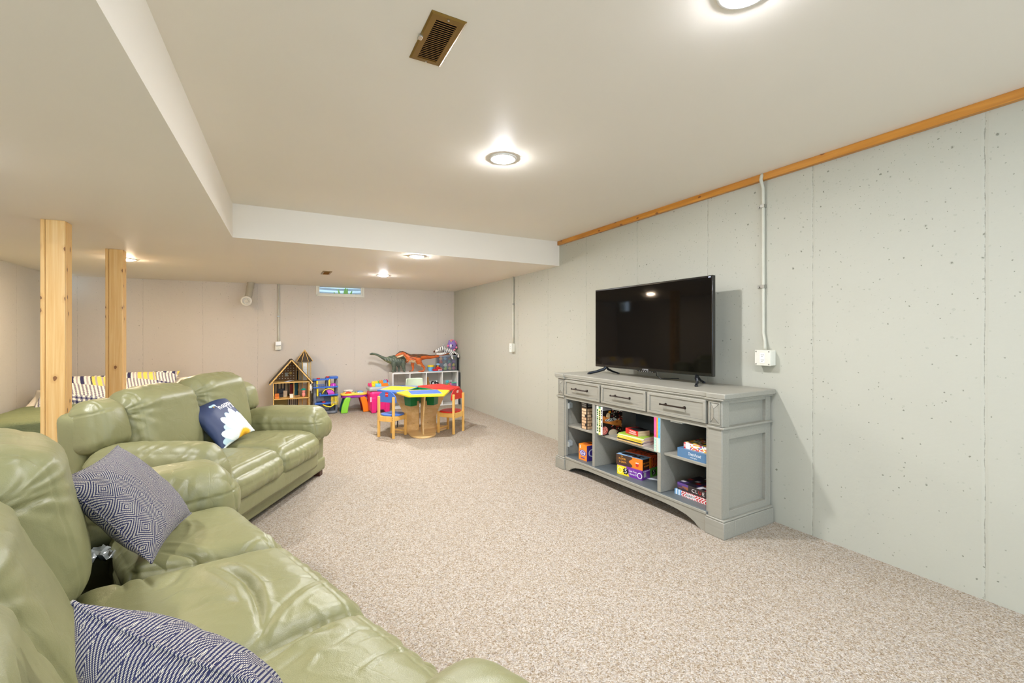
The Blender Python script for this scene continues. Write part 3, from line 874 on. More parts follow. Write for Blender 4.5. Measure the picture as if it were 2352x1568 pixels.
AL = math.atan2(.877, .48)
s0, n0 = 3.29, -1.75
OL = (s0 * .48 + n0 * .877, s0 * .877 - n0 * .48, 0)
love = thing('leather_loveseat', 'two-seat sage green leather sofa with the happy daisy pillow on it', 'sofa', OL, AL)
carcass(love, -.82, .90, .86, .85, 51, (-.60, .57))
seat_cushion(love, -.615, -.02, -.03, .58, .28, .46, 61, [([(-.45, .05), (-.30, .12), (-.12, .10)], .012, -.006), ([(-.5, .2), (-.35, .16), (-.2, .2)], .02, .006)])
seat_cushion(love, -.02, .575, -.03, .58, .28, .46, 62, [([(.10, .02), (.22, .09), (.34, .07)], .012, -.006), ([(.05, .2), (.2, .17), (.4, .22)], .02, .006)])
back_cushion(love, -.60, -.02, .50, .42, .955, .26, 71, res=.9)
back_cushion(love, -.02, .56, .50, .42, .985, .26, 72, res=.9)
arm(love, -.835, -.61, -.05, .74, .658, 81, side=1, res=.9)
arm(love, .565, .90, -.02, .74, .635, 82, side=-1, res=.9)
bolster(love, -.68, .60, .60, .91, .25, .20, 83, -.22)
bolster(love, .74, .66, .58, .86, .27, .18, 84, -.16)
# ------------------------------------------------------------------ throw pillows
def pillow_mesh(w, h, t, n=70, corner=.02, seed=1, wr=.003, bias=0.):
    u = np.linspace(-1, 1, n + 1); U, V = np.meshgrid(u, u, indexing='ij'); U = U.ravel(); V = V.ravel()
    pin = .085
    X = U * w / 2 * (1 - pin * (1 - V ** 2) * np.abs(U) ** 3); Y = V * h / 2 * (1 - pin * (1 - U ** 2) * np.abs(V) ** 3)
    th = t / 2 * ((1 - np.abs(U) ** 2.5) * (1 - np.abs(V) ** 2.5)) ** .55
    P = np.stack([X, Y, np.zeros_like(X)], 1)
    e = ((1 - U ** 2) * (1 - V ** 2)) ** .35
    out = []
    for s in (1, -1):
        z = s * th + wr * fbm(P * 9, 3, seed + (s > 0)) * e + wr * 1.3 * (ridge(P * 7, seed + 4) - .3) * e
        out.append(np.stack([X, Y, z], 1))
    Vv = np.concatenate(out); F = []
    m = n + 1
    for i in range(n):
        for j in range(n):
            a = i * m + j; F.append((a, a + m, a + m + 1, a + 1)); o = m * m; F.append((o + a, o + a + 1, o + a + m + 1, o + a + m))
    me = bpy.data.meshes.new('pillow'); me.from_pydata(Vv.tolist(), [], F)
    bm = bmesh.new(); bm.from_mesh(me); bmesh.ops.remove_doubles(bm, verts=bm.verts, dist=.0006); bm.to_mesh(me); bm.free(); me.update()
    return me

def place(o, c, xd, yd):
    xd = Vector(xd).normalized(); yd = Vector(yd); yd = (yd - xd * yd.dot(xd)).normalized(); zd = xd.cross(yd)
    M = Matrix((xd, yd, zd)).transposed().to_4x4(); M.translation = Vector(c); o.matrix_world = M

def welt(w, h, r, m, parent):
    pts = []
    n = 24
    for k in range(4):
        for i in range(n):
            q = -1 + 2 * i / n
            U, V = [(q, -1), (1, q), (-q, 1), (-1, -q)][k]
            pin = .085
            pts.append((U * w / 2 * (1 - pin * (1 - V ** 2) * abs(U) ** 3), V * h / 2 * (1 - pin * (1 - U ** 2) * abs(V) ** 3), 0))
    pts.append(pts[0])
    return B().tube(pts, r, 6).out('piping', m, parent, angle=0)


def sq_pillow(name, c, xd, yd, w, h, t, label, seed):
    o = link(name, pillow_mesh(w, h, t, 80, seed=seed, wr=.004), WEAVE, smooth=True, angle=0)
    place(o, c, xd, yd); welt(w, h, .0032, WEAVE, o)
    return tag(o, label, 'pillow')
D_, C_, A_ = Vector((-.393, 1.888, .515)), Vector((-.335, 2.285, .535)), Vector((-.614, 2.05, .83))
sq_pillow('throw_pillow', (A_ + C_) / 2 + Vector((.0, -.01, -.005)), C_ - D_, A_ - D_, .405, .405, .15, 'navy and cream diamond weave pillow at the far end of the big sofa', 3)
A_, C_ = Vector((-.294, .958, .88)), Vector((-.0155, .6356, .865)); dn = Vector((.26, .23, -.93)).normalized()
sq_pillow('throw_pillow', (A_ + C_) / 2 + dn * .205, C_ - A_, -dn, .40, .41, .165, 'navy and cream diamond weave pillow at the bottom edge, nearest the viewer', 9)

# navy pillow printed with a daisy, a bee and the word happy
def seg_d(px, py, pts):
    best = 9.
    for (ax, ay), (bx, by) in zip(pts[:-1], pts[1:]):
        dx, dy = bx - ax, by - ay
        t = max(0., min(1., ((px - ax) * dx + (py - ay) * dy) / (dx * dx + dy * dy + 1e-12)))
        best = min(best, math.hypot(px - ax - t * dx, py - ay - t * dy))
    return best
HAPPY = [[(.0, 1.25), (.12, .0)], [(.10, .15), (.16, .55), (.26, .6), (.28, .3), (.32, 0)],
         [(.66, .5), (.56, .62), (.46, .45), (.46, .15), (.54, 0), (.64, .2), (.68, .6), (.70, .1), (.78, 0)],
         [(.86, .65), (.88, -.75)], [(.87, .4), (.95, .65), (1.06, .55), (1.06, .2), (.98, .02), (.88, .12)],
         [(1.18, .65), (1.20, -.75)], [(1.19, .4), (1.27, .65), (1.38, .55), (1.38, .2), (1.30, .02), (1.20, .12)],
         [(1.48, .65), (1.50, .2), (1.58, .05), (1.68, .2), (1.74, .65), (1.74, -.5), (1.66, -.8), (1.56, -.7), (1.60, -.4), (1.78, 0)]]
def daisy(x, y, z, nx, ny, nz):
    a = x / .37 + .5; b = .5 - y / .37
    navy = (34, 50, 86)
    if z < -.004: return navy
    dx, dy = a - .67, 1.05 - b
    r = math.hypot(dx, dy); th = math.degrees(math.atan2(dy, dx))
    if r < .20 + .02 * math.sin(th * 1.3): return (238, 186, 36) if r > .12 + .02 * math.sin(th * .9) else (196, 138, 22)
    for layer, (off, cols, edge) in enumerate((((0), (232, 238, 232), (200, 214, 216)), ((15), (186, 212, 216), (140, 176, 190)))):
        q = (th - off) / 30.; k = round(q); dt = math.radians((q - k) * 30.)
        R = (.66 + .05 * math.sin(k * 2.3 + layer)) * (1 if layer == 0 else .93)
        if r < R * 1.02:
            u = r / R
            half = .105 * (max(0., 1 - ((u - .66) / .36) ** 2) ** .5 if u > .66 else .35 + .65 * u / .66)
            c = abs(r * math.sin(dt))
            if c < half:
                if c > half - .010: return edge
                ln = abs(math.sin(c * 95 + k)) < .16 and u < .85
                return tuple(int(v * (.93 if ln else 1)) for v in cols)
    lx, ly = (a - .47) / .235, (.285 - b) / .105
    if -.1 < lx < 1.95 and -1 < ly < 1.4:
        for st in HAPPY:
            if seg_d(lx * .235, ly * .105, [(p * .235, q * .105) for p, q in st]) < .0085: return (244, 240, 232)
    bx, by = a - .415, b - .165
    if ((bx + .04) / .045) ** 2 + ((by + .012) / .025) ** 2 < 1 or ((bx - .04) / .045) ** 2 + ((by + .012) / .025) ** 2 < 1: return (176, 214, 236)
    if (bx / .02) ** 2 + ((by - .01) / .04) ** 2 < 1: return (220, 176, 50) if math.sin(by * 330) > 0 else (70, 60, 40)
    return navy
me = pillow_mesh(.38, .38, .12, 170, seed=5, wr=.002); paint(me, daisy)
o = link('daisy_pillow', me, paint_mat(.5), smooth=True, angle=0)
E_, C_ = Vector((-.37, 3.785, .49)), Vector((-.14, 4.076, .49)); up = Vector((-.145, .165, .29)).normalized()
xd = (C_ - E_).normalized(); ca, sa = math.cos(.23), math.sin(.23)
place(o, (E_ + C_) / 2 + up * .185 - xd * .035 + Vector((0, 0, .012)), xd * ca + up * sa, up * ca - xd * sa)
tag(o, 'navy pillow printed with a white daisy and the word happy', 'pillow')

# crumpled clear wrapper in the gap behind the far seat of the big sofa
b = B(); V = []; n = 10
for i in range(n + 1):
    for j in range(n + 1):
        V.append((-.655 + .13 * i / n + .008 * math.sin(j * 2.1), 2.26 + .12 * j / n + .006 * math.sin(i * 3), .435 + .010 * math.sin(i * 1.9 + j) + .014 * math.sin(j * 2.7 - i)))
F = [(i * (n + 1) + j, (i + 1) * (n + 1) + j, (i + 1) * (n + 1) + j + 1, i * (n + 1) + j + 1) for i in range(n) for j in range(n)]
b.add(V, F)
tag(b.out('wrapper', mat((150, 156, 152), .2, coat=.5), angle=0), 'crumpled pale plastic wrapper in the gap behind the patterned pillow', 'wrapper')
# ------------------------------------------------------------------ media console
AC = math.radians(-88.24); exc = Vector((math.cos(AC), math.sin(AC), 0))
OC = Vector((2.491, 2.801, 0)) + exc * .04
GLZ = mat((98, 98, 90), .5, name='dark glaze line')
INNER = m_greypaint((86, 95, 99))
con = thing('media_console', 'grey painted media console with three drawers and open shelves of games', 'cabinet', OC, AC)
def part(b, name, parent=con, m=GREY, bevel=.002, **k): return b.out(name, m, parent, bevel=bevel, **k)
D_C = .53
# top slab, stepped forward over the two pilasters
poly = [(-.925, -.022), (-.785, -.022), (-.785, -.004), (.785, -.004), (.785, -.022), (.925, -.022), (.925, D_C + .01), (-.925, D_C + .01)]
part(B().prism(poly, .890, .925), 'worktop', bevel=.006, seg=3)
part(B().prism([(x * .985, y * .9 if y < 0 else y - .005) for x, y in poly], .878, .890), 'cornice', bevel=.003)
# plinth blocks, arched apron, side skirts
for s in (-1, 1):
    part(B().box(*sorted((s * .775, s * .915)), -.018, .10, 0, .105), 'plinth_block', bevel=.004)
    part(B().box(*sorted((s * .895, s * .915)), .10, D_C, 0, .105), 'side_skirt', bevel=.003)
arch = [(-.775, 0), (-.735, 0), (-.71, .012), (-.68, .034), (-.62, .056), (-.54, .070), (-.42, .078), (.42, .078), (.54, .070), (.62, .056), (.68, .034), (.71, .012), (.735, 0), (.775, 0), (.775, .118), (-.775, .118)]
part(B().prism(arch, -.002, .018, 'y'), 'apron', bevel=.002)
# plinth cap moulding, floor panel, back, sides
for s in (-1, 1):
    b = B(); b.box(*sorted((s * .778, s * .910)), -.013, .10, .105, .118); b.box(*sorted((s * .888, s * .910)), .099, D_C, .105, .118)
    part(b, 'plinth_cap', bevel=.005, seg=3)
part(B().box(-.80, .80, .0, D_C - .02, .112, .137), 'bottom_panel', m=INNER, bevel=.003)
part(B().box(-.89, .89, D_C - .02, D_C, .10, .885), 'back_panel', m=INNER, bevel=0)
part(B().box(-.88, .88, .03, D_C - .02, .695, .705), 'drawer_deck', m=INNER, bevel=0)
for s in (-1, 1):
    x0, x1 = sorted((s * .80, s * .870))
    part(B().box(x0, x1, .02, D_C, .10, .885), 'side_panel', bevel=0)
    b = B(); a0, a1 = sorted((s * .868, s * .893))
    for (y0, y1, z0, z1) in ((.0, .07, .118, .885), (D_C - .06, D_C, .118, .885), (.07, D_C - .06, .118, .165), (.07, D_C - .06, .625, .700), (.07, D_C - .06, .855, .885)):
        b.box(a0, a1, y0, y1, z0, z1)
    part(b, 'side_frame', bevel=.003)
    b = B(); a0, a1 = sorted((s * .868, s * .908)); b.box(a0, a1, -.012, D_C + .004, .693, .708)
    b.box(*sorted((s * .785, s * .905)), -.014, .03, .693, .708)
    part(b, 'waist_moulding', bevel=.004, seg=3)
    # front pilaster: shaft below, framed diamond panel above
    x0, x1 = sorted((s * .790, s * .890))
    part(B().box(x0, x1, -.004, .04, .118, .694), 'pilaster', bevel=.003)
    p = part(B().box(x0, x1, -.004, .04, .708, .880), 'pilaster_head', bevel=.003)
    xm = s * .84; w_, h_, zm = .032, .066, .794
    b = B()
    for (q0, q1, r0, r1) in ((-w_ - .008, w_ + .008, -h_ - .008, -h_), (-w_ - .008, w_ + .008, h_, h_ + .008), (-w_ - .008, -w_, -h_, h_), (w_, w_ + .008, -h_, h_)):
        b.box(xm + q0, xm + q1, -.010, -.003, zm + r0, zm + r1)
    b.out('panel_frame', GREY, p, bevel=.002)
    V = [(xm - w_, -.0045, zm - h_), (xm + w_, -.0045, zm - h_), (xm + w_, -.0045, zm + h_), (xm - w_, -.0045, zm + h_), (xm, -.015, zm - h_ * .42), (xm, -.015, zm + h_ * .42)]
    b = B().add(V, [(0, 1, 4), (1, 2, 5, 4), (2, 3, 5), (3, 0, 4, 5)]); b.out('diamond_panel', GREY, p, smooth=False)
    b = B()
    for (a, c) in ((0, 4), (1, 4), (2, 5), (3, 5), (4, 5)): b.tube([V[a], V[c]], .0013, 5)
    b.out('glaze_line', GLZ, p)
# face frame between the pilasters
b = B(); b.box(-.79, .79, .004, .03, .862, .885).box(-.79, .79, .004, .03, .684, .712)
for x in (-.261, .261): b.box(x - .008, x + .008, .004, .03, .70, .87)
for s in (-1, 1): b.box(*sorted((s * .772, s * .79)), .002, .03, .137, .70)
part(b, 'face_frame', bevel=.002)
part(B().box(-.775, .775, -.006, .012, .112, .132), 'bottom_rail', bevel=.004, seg=3)
HND = mat((62, 52, 46), .3, .85, name='oil rubbed bronze')
for i, (a, c) in enumerate(((-.776, -.272), (-.252, .252), (.272, .776))):
    z0, z1 = .716, .868
    d = part(B().box(a, c, -.004, .03, z0, z1), 'drawer', bevel=.002)
    b = B()
    for (q0, q1, r0, r1) in ((a, c, z0, z0 + .018), (a, c, z1 - .018, z1), (a, a + .022, z0 + .018, z1 - .018), (c - .022, c, z0 + .018, z1 - .018)):
        b.box(q0, q1, -.011, -.003, r0, r1)
    b.out('drawer_frame', GREY, d, bevel=.003)
    b = B(); e = .0012
    for (p, q) in (((a + .023, z0 + .019), (c - .023, z0 + .019)), ((a + .023, z1 - .019), (c - .023, z1 - .019)), ((a + .023, z0 + .019), (a + .023, z1 - .019)), ((c - .023, z0 + .019), (c - .023, z1 - .019))):
        b.tube([(p[0], -.0048, p[1]), (q[0], -.0048, q[1])], e, 4)
    b.out('glaze_line', GLZ, d)
    m_ = (a + c) / 2; zc = .797; b = B()
    b.tube([(m_ - .108, -.034, zc), (m_ + .108, -.034, zc)], .0055, 10)
    for s in (-1, 1):
        b.tube([(m_ + s * .082, -.034, zc), (m_ + s * .082, -.004, zc)], .0055, 10)
        b.tube([(m_ + s * .108, -.034, zc), (m_ + s * .112, -.034, zc)], .0075, 10)
        b.lathe([(.0001, 0), (.010, 0), (.010, .003), (.0001, .003)], (m_ + s * .082, -.003, zc), 12, Matrix.Rotation(PI / 2, 4, 'X'))
    b.out('handle', HND, d, bevel=.0)
for s in (-1, 1): part(B().box(s * .37 - .016, s * .37 + .016, .006, D_C - .02, .137, .70), 'divider', bevel=.002)
for (a, c) in ((-.80, -.386), (-.354, .354), (.386, .80)):
    part(B().box(a, c, .04, D_C - .02, .410, .430), 'shelf', bevel=.003)
BRK = mat((190, 194, 190), .35, .2)
for z in (.62, .25):
    b = B(); b.prism([(.03, z - .03), (.10, z - .03), (.10, z + .012), (.075, z + .03), (.03, z + .02)], -.799, -.790, 'x')
    b.box(-.795, -.750, .028, .034, z - .03, z + .02)
    h = part(b, 'hinge_plate', m=BRK, bevel=.001)
    for q in (.046, .066): B().cyl((-.790, q, z), (-.7885, q, z), .003, n=8).out('screw_hole', DARK, h)
for x in (-.14, .47): part(B().box(x, x + .10, .012, .05, .674, .685), 'magnet_catch', m=BRK, bevel=.001)

# ------------------------------------------------------------------ television
AT = math.atan2(-.9992, .0356)
tv = thing('television', 'large flat black television standing on the grey console', 'television', (2.81, 2.819, .925), AT)
BZ = mat((14, 14, 15), .18, name='gloss black', vary=0, coat=.3)
k = NT('dark screen'); SCR = k.done(lin4((6, 5, 5)), .045, None, Specular_IOR_Level=.24)
W2, Z0, Z1 = .6455, .068, .814
B().box(-W2, W2, -.012, .022, Z0, Z1).out('casing', BZ, tv, bevel=.004)
B().box(-W2 + .012, W2 - .012, -.0135, -.0118, Z0 + .024, Z1 - .013).out('screen', SCR, tv, smooth=False)
B().prism([(.022, Z0 + .05), (.055, Z0 + .09), (.055, Z1 - .28), (.022, Z1 - .22)], -.45, .45, 'x').out('rear_housing', DARK, tv, bevel=.01)
bar = B().prism([(-.11, Z0 + .002), (-.085, Z0 - .012), (.085, Z0 - .012), (.11, Z0 + .002)], -.008, .014, 'y').out('control_bar', BZ, tv, bevel=.001)
text('SCEPTRE', .017, (0, -.0126, Z0 + .009), (1, 0, 0), (0, 0, 1), mat((205, 205, 205), .3), tv, 'maker_lettering')
b = B()
for i in range(7): b.box(-.072 + i * .024 - .004, -.072 + i * .024 + .004, -.0088, -.008, Z0 - .008, Z0 - .005)
b.out('button_marks', mat((190, 190, 190), .4), bar, smooth=False)
B().box(W2 - .035, W2 - .015, -.0142, -.0134, Z1 - .016, Z1 - .008).out('corner_sticker', mat((200, 205, 230), .4), tv, smooth=False)
LEG = mat((52, 54, 58), .25, .8, name='gunmetal')
for s, fx, bx in ((-1, -.60, -.47), (1, .60, .47)):
    ax = s * .50
    b = B()
    b.tube([(ax, 0, Z0 + .005), (ax + s * .012, -.02, .048), ((ax + fx) / 2 + s * .01, -.07, .024), (fx, -.135, .008)], [.014, .015, .013, .012], 8, flat=(1, .8))
    b.tube([(ax, 0, Z0 + .005), (ax, .02, .048), ((ax + bx) / 2, .07, .024), (bx, .125, .008)], [.012, .012, .009, .007], 8, flat=(1, .7))
    lg = b.out('stand_leg', LEG, tv)
    B().cyl((fx, -.135, 0), (fx, -.135, .012), .012, n=12).out('rubber_foot', DARK, lg); B().cyl((bx, .125, 0), (bx, .125, .012), .012, n=12).out('rubber_foot', DARK, lg)
tag(B().tube([(2.86, 2.76, 1.0), (2.85, 2.74, .955), (2.86, 2.70, .932), (2.93, 2.68, .930), (3.02, 2.66, .930), (3.05, 2.66, .90)], .003, 6).out('power_cord', DARK), 'thin black cord trailing from the television to the back of the console', 'cord')
# ------------------------------------------------------------------ games and books in the console
def cloc(x, y, z): return OC + exc * x + Vector((-exc.y, exc.x, 0)) * y + Vector((0, 0, z))
def artbox(name, label, cat, w, d, h, x, y, z, base, rot=0., front=None, side=None, top=None, res=.004, group=None, bevel=0, parent_loc=None, rough=.35):
    """printed carton; origin bottom centre of the front-left footprint centre; front is -y, right is +x"""
    V = []; F = []; C = []
    def face(o, a, b_, na, nb, fn):
        na = max(1, int(na / res)); nb = max(1, int(nb / res))
        if fn is None: na = nb = 1
        k0 = len(V)
        for i in range(na + 1):
            for j in range(nb + 1):
                p = o + a * (i / na) + b_ * (j / nb); V.append(tuple(p)); C.append(lin4(fn(i / na, j / nb) if fn else base))
        for i in range(na):
            for j in range(nb):
                q = k0 + i * (nb + 1) + j; F.append((q, q + nb + 1, q + nb + 2, q + 1))
    X, Y, Z = Vector((w, 0, 0)), Vector((0, d, 0)), Vector((0, 0, h)); O = Vector((-w / 2, -d / 2, 0))
    face(O, X, Z, w, h, front); face(O + X, Y, Z, d, h, side); face(O + Y + X, -X, Z, w, h, front); face(O + Y, -Y, Z, d, h, side)
    face(O + Z, X, Y, w, d, top); face(O + Y, X, -Y, w, d, None)
    me = bpy.data.meshes.new('carton'); me.from_pydata(V, [], F)
    a = me.color_attributes.new('Col', 'FLOAT_COLOR', 'POINT'); a.data.foreach_set('color', np.array(C, dtype=np.float32).ravel()); me.update()
    o = link(name, me, paint_mat(rough, .2), smooth=False)
    if parent_loc is None:
        o.location = cloc(x + math.cos(rot) * w / 2 - math.sin(rot) * d / 2, y + math.sin(rot) * w / 2 + math.cos(rot) * d / 2, z); o.rotation_euler = (0, 0, AC + rot)
    else: o.location = parent_loc; o.rotation_euler = (0, 0, rot)
    return tag(o, label, cat, group)
def hsh(i, j, s=0): return (math.sin(i * 12.9898 + j * 78.233 + s * 37.7) * 43758.5453) % 1.
def blotch(u, v, cols, n, s=0, bg=None, keep=1.):
    """confetti of small picture patches"""
    i, j = int(u * n[0]), int(v * n[1]); r = hsh(i, j, s)
    if bg is not None and hsh(i, j, s + 3) > keep: return bg
    return cols[int(r * len(cols)) % len(cols)]
TXT = lambda c, r=.4: mat(c, r, vary=0)
def ftext(o, s, size, u, v, col, w, d, h, wide=1., shear=0, face='front'):
    if face == 'front': return text(s, size, (-w / 2 + u * w, -d / 2 - .0006, v * h), (1, 0, 0), (0, 0, 1), TXT(col), o, wide=wide, shear=shear)
    if face == 'side': return text(s, size, (w / 2 + .0006, -d / 2 + u * d, v * h), (0, 1, 0), (0, 0, 1), TXT(col), o, wide=wide, shear=shear)
    return text(s, size, (-w / 2 + u * w, -d / 2 + v * d, h + .0006), (1, 0, 0), (0, 1, 0), TXT(col), o, wide=wide, shear=shear)

# tall tumbling-tower box
def jenga(u, v):
    if v > .80: return (34, 30, 30)
    if u < .10 or u > .90: return (30, 27, 27)
    q = (v * 9.) % 1.
    row = int(v * 9.)
    if q < .14: return (120, 86, 58)
    if row % 2 and (abs(u - .37) < .015 or abs(u - .64) < .015): return (120, 86, 58)
    if row % 3 == 1 and u > .6 + .1 * hsh(row, 1): return (40, 34, 32)
    return (226, 196, 158) if hsh(row, 2) > .4 else (214, 180, 140)
w, d, h = .078, .085, .245
o = artbox('game_box', 'tall black tumbling tower game box with stacked wooden blocks pictured', 'board game', w, d, h, -.587, .045, .430, (30, 28, 28), 0, jenga, jenga, lambda u, v: (30, 28, 28), .003)
for fc in ('front', 'side'):
    ftext(o, 'TUMBLING', .013, .5, .945, (230, 226, 214), w, d, h, face=fc); ftext(o, 'TOWER', .017, .5, .87, (230, 226, 214), w, d, h, face=fc)
# orange trivia box
w, d, h = .118, .14, .143
def org(u, v):
    e = ((u - .5) / .40) ** 2 + ((v - .46) / .20) ** 2
    if e < .62: return (206, 216, 240) if e > .38 else (96, 60, 150)
    if e < 1: return (70, 56, 150)
    if .12 < u < .26 and .72 < v < .92: return (226, 210, 196)
    if .25 < u < .75 and .10 < v < .20: return (110, 70, 130)
    return (246, 140, 34)
def orgs(u, v):
    e = ((u - .5) / .35) ** 2 + ((v - .5) / .25) ** 2
    return (206, 216, 240) if .6 < e < 1 else (60, 44, 130)
o = artbox('game_box', 'small orange cube game box with an oval badge on the bottom shelf', 'board game', w, d, h, -.632, .05, .137, (246, 140, 34), 0, org, orgs, lambda u, v: (200, 96, 40) if abs(u - .5) < .3 and abs(v - .5) < .3 else (246, 140, 34), .004)
ftext(o, 'Game', .026, .5, .46, (240, 240, 250), w, d, h, shear=.2)
# upright books at the left of the middle shelf
def spine(base, bands, ticks=None):
    def f(u, v):
        for a, c, col in bands:
            if a <= v < c: return col
        if ticks and .15 < u < .85:
            for a, c, col in ticks:
                if a <= v < c and hsh(int(v * 60), 1) > .35: return col
        return base
    return f
artbox('book', 'thin white book with green and black spine lettering, leftmost on the middle shelf', 'book', .028, .21, .250, -.336, .012, .430, (236, 236, 226), 0, spine((238, 238, 228), [(.0, .03, (60, 100, 60))], [(.10, .88, (70, 120, 60))]), None, None, .003)
artbox('book', 'yellow-green cookbook with black spine lettering second from the left on the middle shelf', 'book', .026, .21, .245, -.306, .010, .430, (222, 220, 110), 0, spine((226, 226, 130), [(.93, 1, (60, 150, 110))], [(.10, .86, (50, 60, 30))]), None, None, .003)
def cover(u, v):
    # u runs to the back of the shelf, v upwards: dark still life with a wooden board and bowl
    if v > .86 and u < .45: return (200, 196, 190) if int(v * 70) % 2 else (40, 34, 30)
    e = ((u - .42) / .30) ** 2 + ((v - .52) / .055) ** 2
    if e < 1: return (196, 200, 190) if hsh(int(u * 30), int(v * 60)) > .45 else (70, 66, 60)
    b_ = abs(v - (.50 - .25 * (u - .3)))
    if .02 < u < .95 and b_ < .11: return (200, 122, 50) if hsh(int(u * 9), int(v * 20), 2) > .25 else (156, 84, 34)
    if ((u - .10) / .17) ** 2 + ((v - .17) / .14) ** 2 < 1: return (176, 70, 60) if hsh(int(u * 50), int(v * 50)) > .4 else (214, 150, 130)
    if ((u - .52) / .22) ** 2 + ((v - .06) / .12) ** 2 < 1: return (206, 190, 160)
    if ((u - .28) / .10) ** 2 + ((v - .66) / .12) ** 2 < 1: return (206, 178, 130)
    if abs(u - .35) < .06 and abs(v - .80) < .04: return (232, 150, 30)
    if u > .45 and hsh(int(u * 22), int(v * 30), 5) > .80: return (190, 60, 40) if hsh(int(u * 22), int(v * 30), 6) > .5 else (220, 200, 170)
    return (26, 18, 14) if u < .72 or hsh(int(u * 14), int(v * 14)) > .2 else (70, 40, 20)
artbox('book', 'large cookbook with a dark food still life cover on the middle shelf', 'book', .024, .23, .248, -.277, .008, .430, (240, 240, 236), 0, spine((240, 240, 236), [(.0, .02, (30, 30, 30))], [(.3, .9, (60, 60, 60))]), cover, None, .003)
# stack of yellow-edged magazines, green one on top, thick red paperback above
zz = .430
for i, (hh, edge, lab, dx, rr) in enumerate(((.010, (214, 178, 120), 'tan magazine at the bottom of the pile on the middle shelf', 0, .02), (.009, (44, 38, 34), 'black-edged magazine second from the bottom of the pile', .004, .05),
                          (.008, (236, 206, 60), 'yellow-edged magazine third from the bottom of the pile', -.004, .03), (.007, (240, 226, 120), 'pale yellow magazine in the middle of the pile', .003, .07),
                          (.007, (230, 204, 66), 'yellow magazine third from the top of the pile', -.006, .01), (.007, (240, 236, 206), 'cream-edged magazine second from the top of the pile', .002, .06),
                          (.008, (150, 188, 60), 'green-covered magazine on top of the pile under the red book', .006, .09))):
    artbox('magazine', lab, 'magazine', .275 - i * .002, .20, hh, -.092 + dx, .024 + .002 * i, zz, edge, rr, (lambda e: lambda u, v: e if v < .55 or hsh(int(u * 30), 0) > .3 else tuple(int(x * .8) for x in e))(edge), lambda u, v: (236, 232, 214), (lambda e: lambda u, v: e)(edge), .01, 'magazines piled on the middle shelf')
    zz += hh + .0004
w, d, h = .160, .115, .042
def redsp(u, v): return (206, 40, 34) if hsh(int(u * 60), int(v * 12)) > .12 else (240, 200, 190)
def redtop(u, v):
    if .15 < u < .8 and .2 < v < .8 and hsh(int(u * 20), int(v * 12), 4) > .5: return (70, 60, 60)
    return (30, 26, 28) if u > .22 else (206, 40, 34)
o = artbox('book', 'thick red and black paperback on top of the magazine pile', 'book', w, d, h, -.045, .075, zz, (206, 40, 34), -.12, lambda u, v: (204, 38, 32), lambda u, v: (234, 216, 178) if int(v * 24) % 2 else (220, 200, 160), redtop, .004)
ftext(o, 'MURDER', .017, .58, .66, (245, 240, 235), w, d, h, 1.2); ftext(o, 'LEGENDARY', .015, .58, .28, (245, 240, 235), w, d, h, 1.15)
# upright thin children's books at the right of the middle shelf
for x, ww, col, c2, lab in ((.332, .022, (232, 82, 150), (150, 210, 190), 'pink-spined thin book, leftmost of the upright ones at the right of the shelf'),
                        (.356, .014, (240, 156, 60), (230, 226, 200), 'orange-spined thin book between the pink and blue ones'),
                        (.372, .018, (70, 178, 222), (190, 226, 220), 'blue-spined thin book beside the right divider'),
                        ):
    artbox('book', lab, 'book', ww, .20, .255, x - .008, .004, .430, col, 0, (lambda a, b_: lambda u, v: (b_ if v < .42 and hsh(int(u * 4), int(v * 40)) > .45 else (tuple(min(255, int(q * .5 + 110)) for q in a) if .5 < v < .9 and .3 < u < .7 and int(v * 50) % 2 else (a if v > .42 else (206, 226, 206)))))(col, c2), None, None, .003, 'upright children\'s books on the middle shelf')
# can-you-name-5 box with floor-is-lava boxes above
w, d, h = .245, .215, .074
Y_, P_, G_ = (244, 222, 40), (118, 48, 160), (98, 178, 50)
def five(u, v): return Y_ if u + .12 * v < .50 else P_
def fives(u, v):
    if .10 < u < .26 and .25 < v < .75: return (240, 240, 240) if int(u * 160) % 2 else (60, 60, 60)
    return P_ if u < .52 else G_
g5 = artbox('game_box', 'yellow, purple and green party game box under the lava games', 'board game', w, d, h, -.120, .052, .137, Y_, .155, five, fives, lambda u, v: P_, .004)
def burst(o, c, xd, up, r, col, n=9):
    c = Vector(c); xd = Vector(xd); up = Vector(up); V = [c]; 
    for i in range(2 * n):
        a = PI * i / n; q = r if i % 2 == 0 else r * .72; V.append(c + xd * math.cos(a) * q + up * math.sin(a) * q)
    return B().add(V, [(0, i + 1, (i + 1) % (2 * n) + 1) for i in range(2 * n)]).out('star_burst', TXT(col), o, smooth=False)
burst(g5, (-w / 2 + .36 * w, -d / 2 - .0004, .5 * h), (1, 0, 0), (0, 0, 1), .031, (28, 28, 28))
ftext(g5, '5', .052, .36, .5, (244, 244, 244), w, d + .0006, h)
ftext(g5, 'Can You', .022, .64, .68, (246, 246, 246), w, d, h, .95); ftext(g5, 'Name 5?', .022, .66, .36, (246, 246, 246), w, d, h, .95)
o_ = B().lathe([(.024, 0), (.018, 0)], (0, 0, 0), 24); ring = o_.out('ring_mark', TXT((240, 240, 240)), g5, smooth=False)
ring.location = (-w / 2 + .91 * w, -d / 2 - .0005, .42 * h); ring.rotation_euler = (PI / 2, 0, 0)
o_ = B().lathe([(.026, 0), (.019, 0)], (0, 0, 0), 24); ring = o_.out('ring_mark', TXT((250, 240, 160)), g5, smooth=False)
ring.location = (-w / 2 + .12 * w, -d / 2 - .0005, .5 * h); ring.rotation_euler = (PI / 2, 0, 0)
